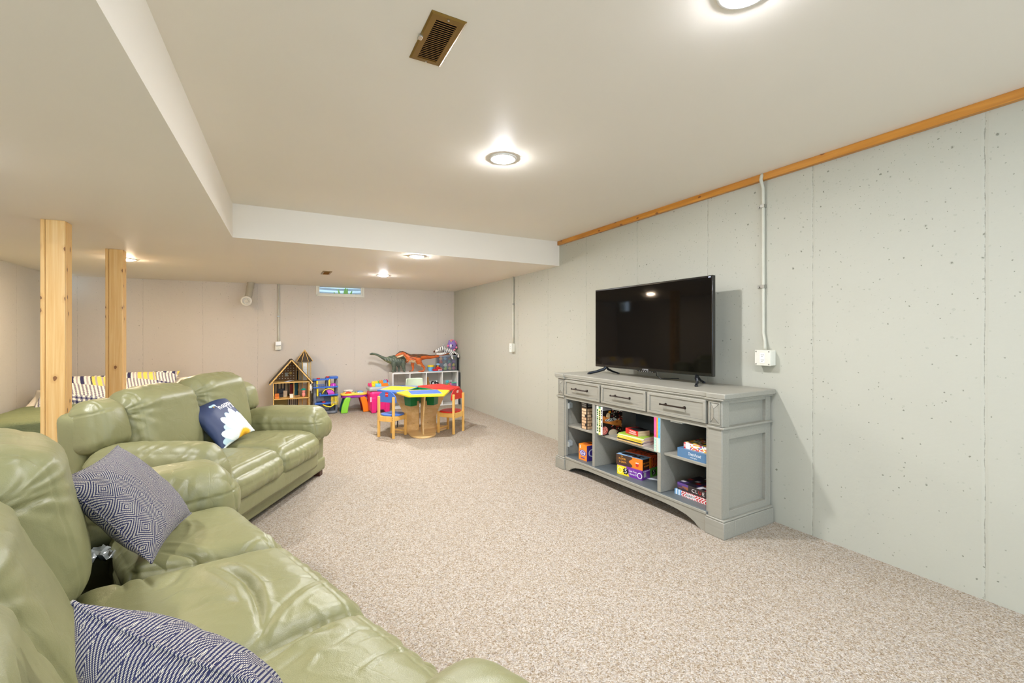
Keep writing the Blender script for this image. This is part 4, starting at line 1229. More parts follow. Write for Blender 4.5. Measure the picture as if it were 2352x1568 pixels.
burst(g5, (w / 2 + .0004, -d / 2 + .76 * d, .48 * h), (0, 1, 0), (0, 0, 1), .032, (28, 28, 28))
ftext(g5, '5', .054, .76, .48, (244, 244, 244), w, d, h, face='side')
ftext(g5, 'Can You Name 5?', .015, .28, .88, (246, 246, 246), w, d, h, .85, face='side')
OR, BK, BL = (236, 132, 30), (44, 32, 30), (150, 190, 224)
def lava(u, v): return OR if u > .56 + .06 * math.sin(v * 9) else (72, 48, 34)
def lavas(u, v): return (64, 42, 32) if u < .75 else OR
def lavat(u, v): return (60, 44, 44) if (.10 < v < .8 and .3 < u < .85 and hsh(int(u * 16), int(v * 8), 1) > .35) or ((u - .22) / .14) ** 2 + ((v - .5) / .3) ** 2 < 1 else BL
w, d, h = .262, .120, .086
o = artbox('game_box', 'orange and black lava game box with a pale blue top on the yellow-purple box', 'board game', w, d, h, -.142, .062, .2115, BK, .155, lava, lavas, lavat, .004)
ftext(o, 'THE', .011, .22, .86, (246, 176, 60), w, d, h); ftext(o, 'FLOOR', .022, .24, .62, (246, 176, 60), w, d, h); ftext(o, 'is LAVA', .022, .26, .33, (246, 176, 60), w, d, h)
ftext(o, 'THE FLOOR', .017, .42, .62, (246, 150, 40), w, d, h, face='side'); ftext(o, 'is LAVA', .019, .46, .34, (246, 150, 40), w, d, h, face='side')
b = B().ball((-w / 2 + .80 * w, -d / 2, .40 * h), (.015, .0012, .018), 12); b.out('picture_figure', TXT((206, 50, 36)), o)
for q in (.77, .83): B().ball((-w / 2 + q * w, -d / 2 - .0008, .56 * h), (.006, .001, .006), 10).out('picture_eye', TXT((246, 246, 240)), o)
def lava2(u, v): return (226, 92, 34) if hsh(int(u * 18), int(v * 8), 3) > .35 else (110, 34, 20)
o = artbox('game_box', 'orange and red lava game box standing behind the blue-topped one', 'board game', w, .112, h + .004, -.142 - .125 * math.sin(.155), .062 + .125 * math.cos(.155), .2115, (200, 70, 30), .155, lava2, lava2, lava2, .005)
# loose rule sheets under the boxes
tag(B().box(-.10, .10, -.06, .06, 0, .0015).out('paper_sheet', mat((226, 232, 240), .5), smooth=False), 'loose white paper sticking out beside the party game box', 'paper')
bpy.data.objects['paper_sheet'].location = cloc(.085, .215, .1372); bpy.data.objects['paper_sheet'].rotation_euler = (0, 0, AC + .5)
# right bay, upper shelf
w, d, h = .285, .26, .062
tp = artbox('game_box', 'flat steel-blue game box with white script lettering on the right upper shelf', 'board game', w, d, h, .500, .050, .430, (84, 124, 160), .0, lambda u, v: (82, 122, 158), lambda u, v: (74, 112, 148), lambda u, v: (92, 132, 168), .01)
ftext(tp, 'Trivial Pursuit', .030, .50, .58, (232, 236, 238), w, d, h, .62, .35)
ftext(tp, 'master game', .012, .48, .24, (232, 236, 238), w, d, h, .9, .25)
w, d, h = .245, .20, .042
def puz(u, v):
    if u < .055: return (206, 30, 40)
    if u > .86: return (206, 30, 40)
    if .20 < u < .82: return blotch(u, v, [(250, 200, 40), (240, 120, 40), (236, 236, 232), (70, 90, 170), (236, 236, 232), (220, 60, 50)], (26, 5), 8, (236, 236, 232), .75)
    return (238, 238, 234)
pz = artbox('puzzle_box', 'white and red jigsaw puzzle box on top of the blue game box', 'puzzle box', w, d, h, .540, .070, .4925, (238, 238, 234), .05, puz, puz, lambda u, v: blotch(u, v, [(250, 200, 40), (90, 70, 60), (200, 60, 50), (60, 60, 60), (230, 230, 220), (80, 120, 60)], (14, 10), 2), .004)
text('500', .022, (-w / 2 + .028 * w, -d / 2 - .0006, h / 2), (0, 0, 1), (-1, 0, 0), TXT((240, 240, 236)), pz, wide=.7)
# right bay, bottom
w, d, h = .30, .26, .036
def sor(u, v):
    if u < .20: return (232, 240, 246) if int(u * 26) % 2 else (112, 170, 214)
    if .32 < u < .58 and .14 < v < .86: return (238, 238, 236)
    return (206, 34, 38) if int((u + .04 * math.sin(v * 5)) * 26) % 2 else (240, 236, 232)
sy = artbox('game_box', 'flat red and white striped game box at the bottom right of the console', 'board game', w, d, h, .446, .085, .137, (230, 230, 230), 0, sor, sor, sor, .003)
ftext(sy, 'SORRY!', .022, .45, .5, (24, 24, 28), w, d, h)
w, d, h = .29, .25, .052
def clu(u, v):
    if u < .32 and v > .25: return (96, 66, 140) if v > .62 else ((150, 92, 60) if hsh(int(u * 20), int(v * 6)) > .5 else (70, 50, 90))
    return (44, 36, 38)
cl = artbox('game_box', 'dark purple and black mystery game box on the striped one', 'board game', w, d, h, .462, .095, .1733, (44, 36, 38), 0, clu, clu, lambda u, v: blotch(u, v, [(30, 26, 34), (60, 44, 90), (30, 26, 34), (170, 40, 44), (200, 196, 200), (30, 26, 34)], (9, 7), 6), .005)
for i, (ch, c_) in enumerate((('C', 0), ('L', 0), ('U', 1), ('E', 0))):
    ftext(cl, ch, .034, .47 + i * .095, .47, (214, 36, 34) if c_ else (242, 240, 236), w, d, h, 1.05)
# ------------------------------------------------------------------ play corner
def pl(rgb, r=.3): return mat(rgb, r, name='toy plastic', vary=.01)
RED, BLUE, YEL, GRN = pl((206, 34, 26)), pl((74, 116, 196)), pl((246, 218, 30)), pl((10, 118, 66))
# activity table with three coloured wings round a triangular well
TC = Vector((1.73, 5.84, 0)); ZT = .57
tb = thing('play_table', 'wooden play table with blue, yellow and red wings around a green well', 'table', TC)
def L2(p): return (p[0] - TC.x, p[1] - TC.y)
blue_w = [(1.368, 5.703), (1.201, 6.081), (1.215, 6.11), (1.47, 6.454), (1.50, 6.46), (1.808, 6.279), (1.766, 6.108), (1.561, 5.833)]
red_w = [(1.808, 6.279), (2.16, 6.405), (2.19, 6.40), (2.31, 5.89), (2.295, 5.865), (2.046, 5.590), (1.891, 5.753), (1.766, 6.108)]
yel_w = [(1.368, 5.703), (1.41, 5.33), (1.43, 5.308), (1.82, 5.196), (1.84, 5.205), (2.046, 5.590), (1.891, 5.753), (1.561, 5.833)]
for nm, poly, m, ins, mi in (('table_wing', blue_w, BLUE, [(1.240, 6.066), (1.46, 6.405), (1.752, 6.128), (1.522, 5.825)], YEL), ('table_wing', red_w, RED, [(1.84, 6.25), (2.15, 6.36), (2.26, 5.90), (1.93, 5.80)], RED),
                             ('table_wing', yel_w, YEL, [(1.534, 5.770), (1.907, 5.708), (1.847, 5.31), (1.474, 5.385)], BLUE)):
    o = B().prism([L2(p) for p in poly], ZT - .024, ZT).out(nm, m, tb, bevel=.005, seg=3)
    B().prism([L2(p) for p in ins], ZT - .001, ZT + .002).out('building_plate', mi, o, bevel=.001)
TRI = [(1.561, 5.833), (1.891, 5.753), (1.766, 6.108)]
b = B(); tri = [L2(p) for p in TRI]; cxx = sum(p[0] for p in tri) / 3; cyy = sum(p[1] for p in tri) / 3
def sc(k): return [(cxx + (p[0] - cxx) * k, cyy + (p[1] - cyy) * k) for p in tri]
V = [(*p, ZT + .001) for p in sc(1.0)] + [(*p, ZT - .002) for p in sc(.95)] + [(*p, .42) for p in sc(.8)]
b.add(V, [(0, 1, 4, 3), (1, 2, 5, 4), (2, 0, 3, 5), (3, 4, 7, 6), (4, 5, 8, 7), (5, 3, 6, 8), (6, 7, 8)])
b.out('centre_well', GRN, tb, smooth=False)
prof = [(.02, .30), (.05, .265), (.10, .25), (.18, .25), (.26, .28), (.33, .325), (.40, .37), (.47, .41), (.545, .445)]
for a in (-100, 17, 137):
    ca, sa = math.cos(math.radians(a)), math.sin(math.radians(a)); M = Matrix(((ca, -sa, 0, 0), (sa, ca, 0, 0), (0, 0, 1, 0), (0, 0, 0, 1)))
    poly = [(r * .96, z) for z, r in prof] + [(.03, .545), (.03, .02)]
    b = B(); n = len(poly); V = [M @ Vector((p[0], -.009, p[1])) for p in poly] + [M @ Vector((p[0], .009, p[1])) for p in poly]
    b.add(V, [tuple(range(n)), tuple(reversed(range(n, 2 * n)))] + [(i, i + n, (i + 1) % n + n, (i + 1) % n) for i in range(n)])
    o = b.out('support_board', MAPLE, tb, bevel=.002)
    for z in (.11, .30): B().cyl(M @ Vector((.10, -.0105, z)), M @ Vector((.10, .0105, z)), .004, n=8).out('bolt', mat((90, 80, 60), .4, .6), o)
ring = []
for i in range(72):
    a = 2 * PI * i / 72; r = .315 + .105 * math.cos(3 * (a - math.radians(-100))); ring.append((r * math.cos(a), r * math.sin(a)))
B().prism(ring, 0, .024).out('base_plate', MAPLE, tb, bevel=.006, seg=3)
for a in (-160, -42, 77):
    ca, sa = math.cos(math.radians(a)), math.sin(math.radians(a)); M = Matrix(((-sa, ca, 0, ca * .165), (ca, sa, 0, sa * .165), (0, 0, 1, 0), (0, 0, 0, 1)))
    def tub(w0, w1, z0, z1, t): return [(-w0, -t * .8, z0), (w0, -t * .8, z0), (w0, t * .8, z0), (-w0, t * .8, z0), (-w1, -t, z1), (w1, -t, z1), (w1, t, z1), (-w1, t, z1)]
    b = B()
    Q = [(0, 3, 2, 1), (0, 1, 5, 4), (1, 2, 6, 5), (2, 3, 7, 6), (3, 0, 4, 7), (4, 5, 6, 7)]
    b.add([M @ Vector(p) for p in tub(.066, .074, .372, .515, .06)], Q); b.add([M @ Vector(p) for p in tub(.080, .080, .510, .544, .075)], Q)
    b.out('storage_tub', GRN, tb, bevel=.004)

LG = pl((210, 30, 24)); 
def kid_chair(loc, rz, m, label, logo):
    t = thing('kids_chair', label, 'chair', loc, rz, 'small wooden chairs with half-round backs')
    for sx in (-1, 1):
        B().box(sx * .118 - .014, sx * .118 + .014, -.134, -.106, 0, .52).out('leg', MAPLEZ, t, bevel=.004, label='tall back leg')
        B().box(sx * .112 - .014, sx * .112 + .014, .106, .134, 0, .285).out('leg', MAPLEZ, t, bevel=.004, label='short front leg')
        b = B(); b.box(sx * .118 - .010, sx * .118 + .010, -.106, .106, .215, .272); b.out('apron', MAPLEZ, t, bevel=.002)
        for z in (.232, .256): B().cyl((sx * .118, -.1345, z), (sx * .118, -.1355, z), .004, n=8).out('screw', mat((120, 84, 40), .4, .5), t)
    B().box(-.104, .104, -.130, -.108, .205, .272).out('apron', MAPLEZ, t, bevel=.002)
    B().box(-.098, .098, .110, .130, .215, .272).out('apron', MAPLEZ, t, bevel=.002)
    B().box(-.100, .100, .112, .128, .045, .065).out('stretcher', MAPLEZ, t, bevel=.003)
    P_ = []
    for i in range(40):
        a = 2 * PI * i / 40; c, s = math.cos(a), math.sin(a)
        P_.append((.142 * math.copysign(abs(c) ** .8, c), .006 + .128 * math.copysign(abs(s) ** .85, s)))
    B().prism(P_, .272, .294).out('seat', m, t, bevel=.006, seg=3)
    arc = [(-.148, .445), (.148, .445)] + [(.148 * math.cos(a), .475 + .118 * math.sin(a)) for a in [PI * i / 24 for i in range(25)]]
    bk = B().prism(arc, -.106, -.094, 'y').out('backrest', m, t, bevel=.004, seg=3)
    if logo == 'blue':
        B().box(-.022, .022, -.1085, -.1062, .520, .572).out('badge', LG, bk, smooth=False)
        text('LEGO', .016, (0, -.1088, .546), (1, 0, 0), (0, 0, 1), TXT((246, 246, 240)), bk, 'badge_lettering', wide=.95)
    else:
        B().box(-.020, .020, -.1085, -.1062, .532, .560).out('badge', TXT((236, 226, 206)), bk, smooth=False)
        text('LEGO', .014, (0, -.1088, .546), (1, 0, 0), (0, 0, 1), LG, bk, 'badge_lettering', wide=.95)
    return t
kid_chair((1.333, 5.772, 0), math.radians(-53.3), BLUE, 'small wooden chair with blue half-round back and blue seat at the play table', 'blue')
kid_chair((2.084, 5.655, 0), math.radians(36.6), RED, 'small wooden chair with red half-round back and red seat at the play table', 'red')
# pale green plastic chair behind the table
PG = pl((206, 218, 190), .25)
t = thing('plastic_chair', 'pale green moulded plastic child chair behind the play table', 'chair', (1.975, 6.90, 0), .15)
def bshape(P, Q):
    P = P.copy(); P[:, 1] += .05 * (Q[:, 0] ** 2) * -1; P[:, 0] *= 1 - .10 * Q[:, 2]; return P
soft('backrest', (.31, .018, .30), .05, (24, 3, 24), PG, t, (0, .14, .46), shape=bshape)
soft('seat', (.30, .28, .03), .03, (24, 24, 3), PG, t, (0, 0, .30))
for sx in (-1, 1):
    for sy in (-1, 1): B().tube([(sx * .11, sy * .10, .30), (sx * .15, sy * .14, 0)], [.014, .011], 10).out('leg', mat((226, 226, 220), .35), t)
tag(B().tube([(1.50, 6.22, 0), (1.505, 6.22, .02), (1.512, 6.22, .15)], [.016, .006, .006], 8).out('toy_stand', DARK), 'small black upright toy stand on the carpet behind the blue chair', 'toy')
tag(B().box(1.54, 1.72, 7.0, 7.22, 0, .06).out('toy_box', mat((206, 222, 236), .4), bevel=.004), 'flat white and pale blue box on the carpet beside the pink bin', 'box')

# ---- white cube shelf
X0, X1, Y0, Y1, HS = 1.81, 3.035, 7.83, 8.12, .63
cs = thing('cube_shelf', 'low white eight-cube shelf unit in the far right corner', 'shelf', ((X0 + X1) / 2, (Y0 + Y1) / 2, 0))
hx, hy = (X1 - X0) / 2, (Y1 - Y0) / 2
for z in (0, HS / 2 - .008, HS - .018): B().box(-hx, hx, -hy, hy, z, z + .018).out('shelf_board', WHITE, cs, bevel=.001)
for i in range(5):
    x = -hx + .009 + (2 * hx - .018) * i / 4; w_ = .009 if i in (0, 4) else .007
    B().box(x - w_, x + w_, -hy + (.0 if i in (0, 4) else .002), hy, .018, HS - .018).out('upright', WHITE, cs, bevel=.001)
B().box(-hx * .5 + .0, hx, hy - .004, hy - .001, HS / 2, HS / 2 + .12).out('back_strip', WHITE, cs, smooth=False)
tag(B().box(3.046, 3.060, 7.80, 8.06, 0, .60).out('folded_board', mat((46, 50, 54), .5), bevel=.002), 'dark flat board slotted between the white shelf and the right wall', 'board')
tag(B().box(3.030, 3.045, 7.86, 8.06, .632, .95).out('tablet_case', mat((30, 32, 36), .5), bevel=.002), 'black slab standing on edge beside the clear toy bin', 'case')
# things in the cubes
gp = mat((150, 154, 160), .6)
zb = .323
for i in range(3): tag(B().box(1.86, 2.07, 7.87, 8.08, zb + i * .021, zb + i * .021 + .019).out('folded_paper', mat((176 - 20 * i, 180 - 18 * i, 190 - 12 * i), .6), bevel=.001), ['lowest', 'middle', 'topmost'][i] + ' of the grey flat folders in the left cube', 'folder', 'grey folders in the left cube')
tag(B().lathe([(.0001, 0), (.022, 0), (.028, .03), (.034, .07), (.026, .12), (.014, .155), (.017, .19), (.012, .205), (.0001, .207)], (2.475, 7.93, zb), 20).out('bowling_pin', m_pine((196, 146, 70), (160, 110, 44), False, 'z', .4, 'brown wood'), angle=0), 'brown wooden skittle standing in the third cube', 'toy')
b = B(); b.ball((2.60, 7.94, zb + .055), (.07, .05, .05), 12).ball((2.56, 7.90, zb + .10), .034, 12).tube([(2.60, 7.94, zb + .08), (2.64, 7.92, zb + .12), (2.68, 7.9, zb + .06)], [.03, .02, .014], 8)
me = blob(b, .006, 4); paint(me, lambda x, y, z, a, c, d: (30, 28, 32) if (math.sin(x * 90) + math.sin(z * 70 + x * 30)) > -.4 else (226, 232, 234))
tag(link('plush_toy', me, paint_mat(.8), angle=0), 'small black and white plush slumped in the third cube', 'plush toy')
for i, (dx, dz, r, c_, lab) in enumerate(((.0, 0, .035, (230, 200, 50), 'yellow'), (.055, 0, .04, (70, 170, 80), 'green'), (.10, .0, .04, (220, 120, 50), 'orange'), (.075, .07, .035, (90, 190, 200), 'turquoise'), (.15, .0, .045, (210, 90, 140), 'pink'))):
    bb = B(); s_ = .8 + .2 * hsh(i, 2); bb.ball((2.775 + dx, 7.92, zb + r * s_ + dz + .001), (r, r * .9, r * s_), 10).cyl((2.775 + dx, 7.92, zb + dz + r * s_), (2.775 + dx + .01, 7.90, zb + dz + r * 2 * s_), r * .4, r * .25, 8)
    tag(link('small_toy', blob(bb, .006, 2), pl(c_), angle=0), lab + ' small toy heaped in the rightmost cube', 'toy', 'toys heaped in the rightmost cube')
c_t = thing('toy_case', 'rounded mauve toy carry case with teal lid in the rightmost cube', 'toy case', (2.965, 7.93, zb))
soft('case_body', (.11, .12, .07), .03, (12, 12, 8), pl((130, 98, 140)), c_t, (0, 0, .036))
soft('lid', (.10, .11, .02), .01, (10, 10, 3), pl((90, 190, 160)), c_t, (0, 0, .078))

# ---- dinosaurs
def dino_paint(kind):
    def f(x, y, z, nx, ny, nz):
        j = math.sin(x * 60 + 3 * math.sin(z * 50)) * math.sin(z * 70 + x * 20)
        if kind == 'rex':
            if nz > .55 and x < 2.60 and z > .86: return (92, 62, 40) if j > -.5 else (130, 72, 40)
            if nz < -.55 and x < 2.32: return (226, 200, 160)
            if z < .655 and x < 2.17: return (90, 50, 36)
            if j > .72 and 2.05 < x < 2.25 and z > .84: return (70, 44, 34)
            return (206, 100, 38) if j < .4 else (190, 88, 32)
        if nz > .5 and z > .82: return (70, 84, 68) if j > 0 else (112, 124, 100)
        if abs(math.sin(x * 75 + z * 25)) < .22 and z > .84 and x > 1.70: return (150, 156, 132)
        if nz < -.5 and x < 1.85: return (126, 128, 84)
        return (88, 98, 82) if j < .3 else (74, 84, 72)
    return f
def limb(b, pts, Y, rs=1., dy=0., n=10, flat=None):
    P_ = [(p[0], Y + (dy[i] if isinstance(dy, (list, tuple)) else dy), p[1]) for i, p in enumerate(pts)]
    b.tube(P_, [p[2] * rs for p in pts], n, flat=flat)
    for p, q in zip(P_, pts): b.ball(p, q[2] * rs, 10)
    return b
b = B(); Y = 8.02
limb(b, [(1.471, .965, .018), (1.501, .970, .024), (1.552, .963, .020), (1.612, .937, .022), (1.673, .9, .028), (1.733, .868, .040), (1.804, .858, .070), (1.874, .850, .096), (1.946, .838, .104), (2.018, .836, .094), (2.081, .845, .062), (2.136, .862, .032), (2.21, .878, .020), (2.275, .891, .013)], Y, .95)
for pts, dy in (([(1.861, .797, .044), (1.866, .726, .034), (1.857, .675, .024), (1.848, .655, .024)], -.045), ([(2.031, .811, .050), (2.036, .738, .037), (2.05, .68, .026), (2.052, .655, .024)], -.045),
                ([(1.964, .78, .035), (1.982, .70, .023), (1.980, .654, .022)], .045), ([(1.901, .78, .030), (1.905, .70, .022), (1.915, .653, .021)], .045)): limb(b, pts, Y, 1., dy)
me = blob(b, .006, 1); paint(me, dino_paint('sau'))
din = tag(link('dinosaur_toy', me, paint_mat(.5), angle=0), 'grey-green long-necked dinosaur toy on the white shelf', 'toy dinosaur')
B().ball((1.482, 8.003, .972), .004, 8).ball((1.482, 8.037, .972), .004, 8).out('eye', DARK, din)
b = B(); Y = 7.90
limb(b, [(2.0, .968, .030), (2.027, .969, .038), (2.072, .933, .050), (2.126, .888, .074), (2.199, .876, .086), (2.281, .880, .078), (2.355, .897, .060), (2.429, .902, .047), (2.514, .896, .038), (2.609, .903, .029), (2.705, .914, .020), (2.802, .937, .013), (2.901, .962, .007)], Y, .95)
limb(b, [(2.0, .974, .042), (1.956, .966, .038), (1.918, .948, .030), (1.893, .935, .021)], Y)
limb(b, [(2.005, .935, .020), (1.955, .912, .013), (1.905, .898, .009)], Y)
limb(b, [(2.269, .867, .062), (2.292, .795, .050), (2.334, .757, .030), (2.384, .711, .021), (2.380, .672, .018), (2.361, .648, .017), (2.285, .644, .013)], Y, 1., -.055)
limb(b, [(2.206, .83, .040), (2.197, .756, .029), (2.211, .701, .020), (2.197, .652, .017), (2.140, .643, .011)], Y, 1., .055)
limb(b, [(2.095, .85, .014), (2.086, .819, .009), (2.075, .800, .007)], Y, 1., -.055); limb(b, [(2.095, .85, .014), (2.082, .815, .009), (2.065, .80, .007)], Y, 1., .055)
me = blob(b, .0055, 2); paint(me, dino_paint('rex'))
din = tag(link('dinosaur_toy', me, paint_mat(.45), angle=0), 'orange-brown two-legged dinosaur toy with open jaws on the white shelf', 'toy dinosaur')
b = B()
for i in range(9): b.cyl((1.902 + .010 * i, 7.885, .915 - .000 * i), (1.902 + .010 * i, 7.886, .904), .0028, .0006, 6)
b.out('teeth', mat((240, 232, 206), .4), din)
B().tube([(1.90, 7.888, .906), (1.95, 7.883, .916), (2.0, 7.873, .936)], [.006, .010, .012], 8).out('lower_jaw_band', mat((232, 208, 170), .45), din)
B().ball((1.952, 7.868, .985), .0055, 8).ball((1.952, 7.932, .985), .0055, 8).out('eye', mat((250, 230, 160), .2), din)
B().cyl((1.962, 7.882, .998), (1.955, 7.875, 1.018), .009, .001, 8).cyl((1.962, 7.918, .998), (1.955, 7.925, 1.018), .009, .001, 8).out('brow_horn', mat((70, 60, 44), .5), din)

# ---- clear bin of toys, plush animals
k = NT('clear plastic'); tr = k.new('ShaderNodeBsdfTransparent'); tr.inputs[0].default_value = (.86, .90, .92, 1); gs = k.new('ShaderNodeBsdfGlossy'); gs.inputs['Roughness'].default_value = .12
mx = k.new('ShaderNodeMixShader'); mx.inputs[0].default_value = .12; k.link(tr.outputs[0], mx.inputs[1]); k.link(gs.outputs[0], mx.inputs[2])
df = k.new('ShaderNodeBsdfDiffuse'); df.inputs[0].default_value = (.5, .54, .58, 1); m2 = k.new('ShaderNodeMixShader'); m2.inputs[0].default_value = .06; k.link(mx.outputs[0], m2.inputs[1]); k.link(df.outputs[0], m2.inputs[2]); k.link(m2.outputs[0], k.o.inputs[0]); CLEAR = k.m
bx0, bx1, by0, by1, bz0, bz1 = 2.675, 3.02, 7.86, 8.09, .631, .915
bn = thing('clear_bin', 'clear plastic storage bin full of small toys on the white shelf', 'storage bin', ((bx0 + bx1) / 2, (by0 + by1) / 2, bz0))
ex_, ey_, ez_ = (bx1 - bx0) / 2, (by1 - by0) / 2, bz1 - bz0
b = B()
for (a0, a1, c0, c1, d0, d1) in ((-ex_, ex_, -ey_, -ey_ + .003, 0, ez_), (-ex_, ex_, ey_ - .003, ey_, 0, ez_), (-ex_, -ex_ + .003, -ey_, ey_, 0, ez_), (ex_ - .003, ex_, -ey_, ey_, 0, ez_), (-ex_, ex_, -ey_, ey_, 0, .003)): b.box(a0, a1, c0, c1, d0, d1)
b.out('bin_wall', CLEAR, bn, smooth=False)
b = B()
for (a0, a1, c0, c1) in ((-ex_ - .006, ex_ + .006, -ey_ - .006, -ey_ + .004), (-ex_ - .006, ex_ + .006, ey_ - .004, ey_ + .006), (-ex_ - .006, -ex_ + .004, -ey_, ey_), (ex_ - .004, ex_ + .006, -ey_, ey_)): b.box(a0, a1, c0, c1, ez_ - .012, ez_)
b.out('rim', mat((186, 196, 204), .25), bn, bevel=.002)
names = [('orange', (236, 110, 60)), ('lime green', (150, 200, 90)), ('tan', (216, 180, 120)), ('magenta', (200, 70, 120)), ('dark blue', (60, 90, 150)), ('white', (230, 230, 224)), ('pink', (236, 140, 170)), ('yellow', (236, 204, 70)), ('red', (206, 50, 44)), ('grey', (120, 126, 134)), ('teal', (70, 160, 160)), ('purple', (130, 90, 170)), ('peach', (240, 176, 130)), ('sky blue', (120, 180, 226)), ('brown', (120, 80, 50)), ('olive', (140, 140, 70))]
for i, (nm, c_) in enumerate(names):
    r = .030 + .010 * hsh(i, 3); cx_, cz_ = bx0 + .045 + (i % 4) * .085, bz0 + .040 + (i // 4) * .062; cy_ = 7.905 + .02 * hsh(i, 5)
    bb = B(); bb.ball((cx_, cy_, cz_), (r, r * .8, r * .75), 12).ball((cx_ + .02 * (hsh(i, 1) - .5), cy_ - .012, cz_ + r * .75), r * .5, 10).cyl((cx_, cy_, cz_), (cx_ + .04 * (hsh(i, 7) - .5), cy_, cz_ - r * .9), r * .35, r * .25, 8)
    row = ['bottom', 'second', 'third', 'top'][i // 4]
    tag(link('small_toy', blob(bb, .006, 2), pl(c_, .4), angle=0), nm + ' small toy in the ' + row + ' layer behind the clear bin wall', 'toy', 'small toys in the clear bin')
tag(B().box(2.70, 3.0, 7.99, 8.07, .64, .89).out('toy_cloth', mat((84, 104, 150), .9, bump=.5), bevel=.02, seg=3), 'blue folded cloth at the back of the clear bin', 'cloth')

def zeb(x, y, z, nx, ny, nz):
    if x < 2.612: return (96, 52, 34)
    if x < 2.665 and z < 1.02: return (238, 236, 228)
    if z < .965 and x < 2.86: return (240, 238, 232)
    s_ = math.sin((x * 1.0 + .35 * z) * 175 + 1.5 * math.sin(z * 45))
    return (34, 32, 36) if s_ > .5 and x < 3.0 else (240, 238, 232)
b = B(); limb(b, [(2.594, .988, .017), (2.652, 1.006, .027), (2.71, 1.030, .036), (2.768, 1.050, .048)], 7.93)
limb(b, [(2.768, 1.035, .045), (2.827, 1.012, .050), (2.906, .996, .050), (2.966, .980, .045)], 7.96)
limb(b, [(2.900, .975, .028), (2.965, .972, .020), (3.005, .935, .018), (3.022, .890, .018)], 7.81, 1., [.05, .0, -.02, -.02]); limb(b, [(2.618, .950, .017), (2.695, .945, .020), (2.792, .965, .024)], 7.86)
limb(b, [(2.880, .97, .026), (2.905, .905, .019), (2.920, .862, .018)], 7.83, 1., [.02, 0, 0]); b.ball((2.762, 7.91, 1.10), (.010, .010, .024), 8).ball((2.785, 7.96, 1.10), (.010, .010, .024), 8)
me = blob(b, .0055, 4); paint(me, zeb)
zt = tag(link('zebra_plush', me, paint_mat(.85), angle=0), 'floppy zebra plush lying over the top of the clear bin', 'plush toy')
B().ball((2.722, 7.892, 1.042), (.011, .006, .012), 10).out('eye', DARK, zt)
B().ball((2.748, 7.900, 1.040), (.008, .006, .010), 10).out('eye', DARK, zt)
b = B(); b.ball((2.965, 7.985, 1.108), (.088, .072, .088), 20).ball((2.90, 7.955, 1.180), (.020, .014, .026), 10).ball((2.995, 7.955, 1.182), (.020, .014, .026), 10)
me = blob(b, .006, 4); pt = tag(link('purple_plush', me, mat((150, 124, 192), .85, bump=.5, bscale=150), angle=0), 'round purple plush animal with pink feet on top of the zebra', 'plush toy')
PK = mat((240, 130, 160), .85, bump=.4)
B().ball((2.918, 7.915, 1.092), (.024, .020, .036), 12).out('muzzle_patch', mat((226, 218, 232), .8), pt)
B().ball((2.948, 7.912, 1.105), (.011, .006, .012), 10).out('eye', DARK, pt)
B().cyl((2.932, 7.94, 1.175), (2.922, 7.93, 1.215), .011, .003, 10).out('horn', mat((240, 210, 120), .5), pt)
for p in ((3.035, 7.93, 1.062), (2.99, 7.92, 1.020), (2.872, 7.95, 1.095)): B().ball(p, (.022, .02, .022), 10).out('foot_pad', PK, pt)
b = B()
for i in range(7): a = .2 + i * .28; b.ball((2.965 + .082 * math.cos(a), 7.985, 1.108 + .088 * math.sin(a)), (.022, .026, .022), 8)
link('mane', blob(b, .006, 2), PK, pt, angle=0)

# boat and bucket
bk = thing('toy_bucket', 'small blue toy bucket with yellow rim beside the clear bin', 'toy bucket', (2.555, 8.0, HS))
B().lathe([(.0001, 0), (.045, 0), (.056, .075), (.053, .075), (.0001, .004)], n=24).out('bucket_body', pl((110, 180, 224)), bk, angle=50)
B().lathe([(.056, .075), (.062, .078), (.062, .108), (.05, .112), (.0001, .112)], n=24).out('rim', pl((246, 214, 40)), bk, angle=50)
bt = thing('toy_boat', 'red toy boat with white portholes in front of the small blue bucket', 'toy boat', (2.64, 7.88, HS))
B().prism([(-.085, -.05), (.085, -.05), (.10, 0), (.085, .05), (-.085, .05), (-.10, 0)], 0, .010).out('hull_base', pl((110, 180, 224)), bt, bevel=.004)
B().prism([(-.082, .010), (.078, .010), (.088, .040), (.050, .044), (.045, .085), (-.02, .085), (-.025, .045), (-.088, .045)], -.035, .035, 'y').out('hull', pl((206, 30, 30)), bt, bevel=.006, seg=3)
B().cyl((.010, 0, .085), (.010, 0, .105), .014, n=12).out('funnel', pl((246, 200, 40)), bt, bevel=.002)
b_ = B().ball((.03, 0, .125), (.026, .02, .018), 12).ball((.0, 0, .130), (.02, .018, .016), 12); link('smoke_puff', blob(b_, .005, 2), pl((150, 200, 236)), bt, angle=0)
for i in range(3): B().cyl((.012 + i * .024, -.0355, .026), (.012 + i * .024, -.038, .026), .009, n=14).out('porthole', TXT((240, 240, 236)), bt)

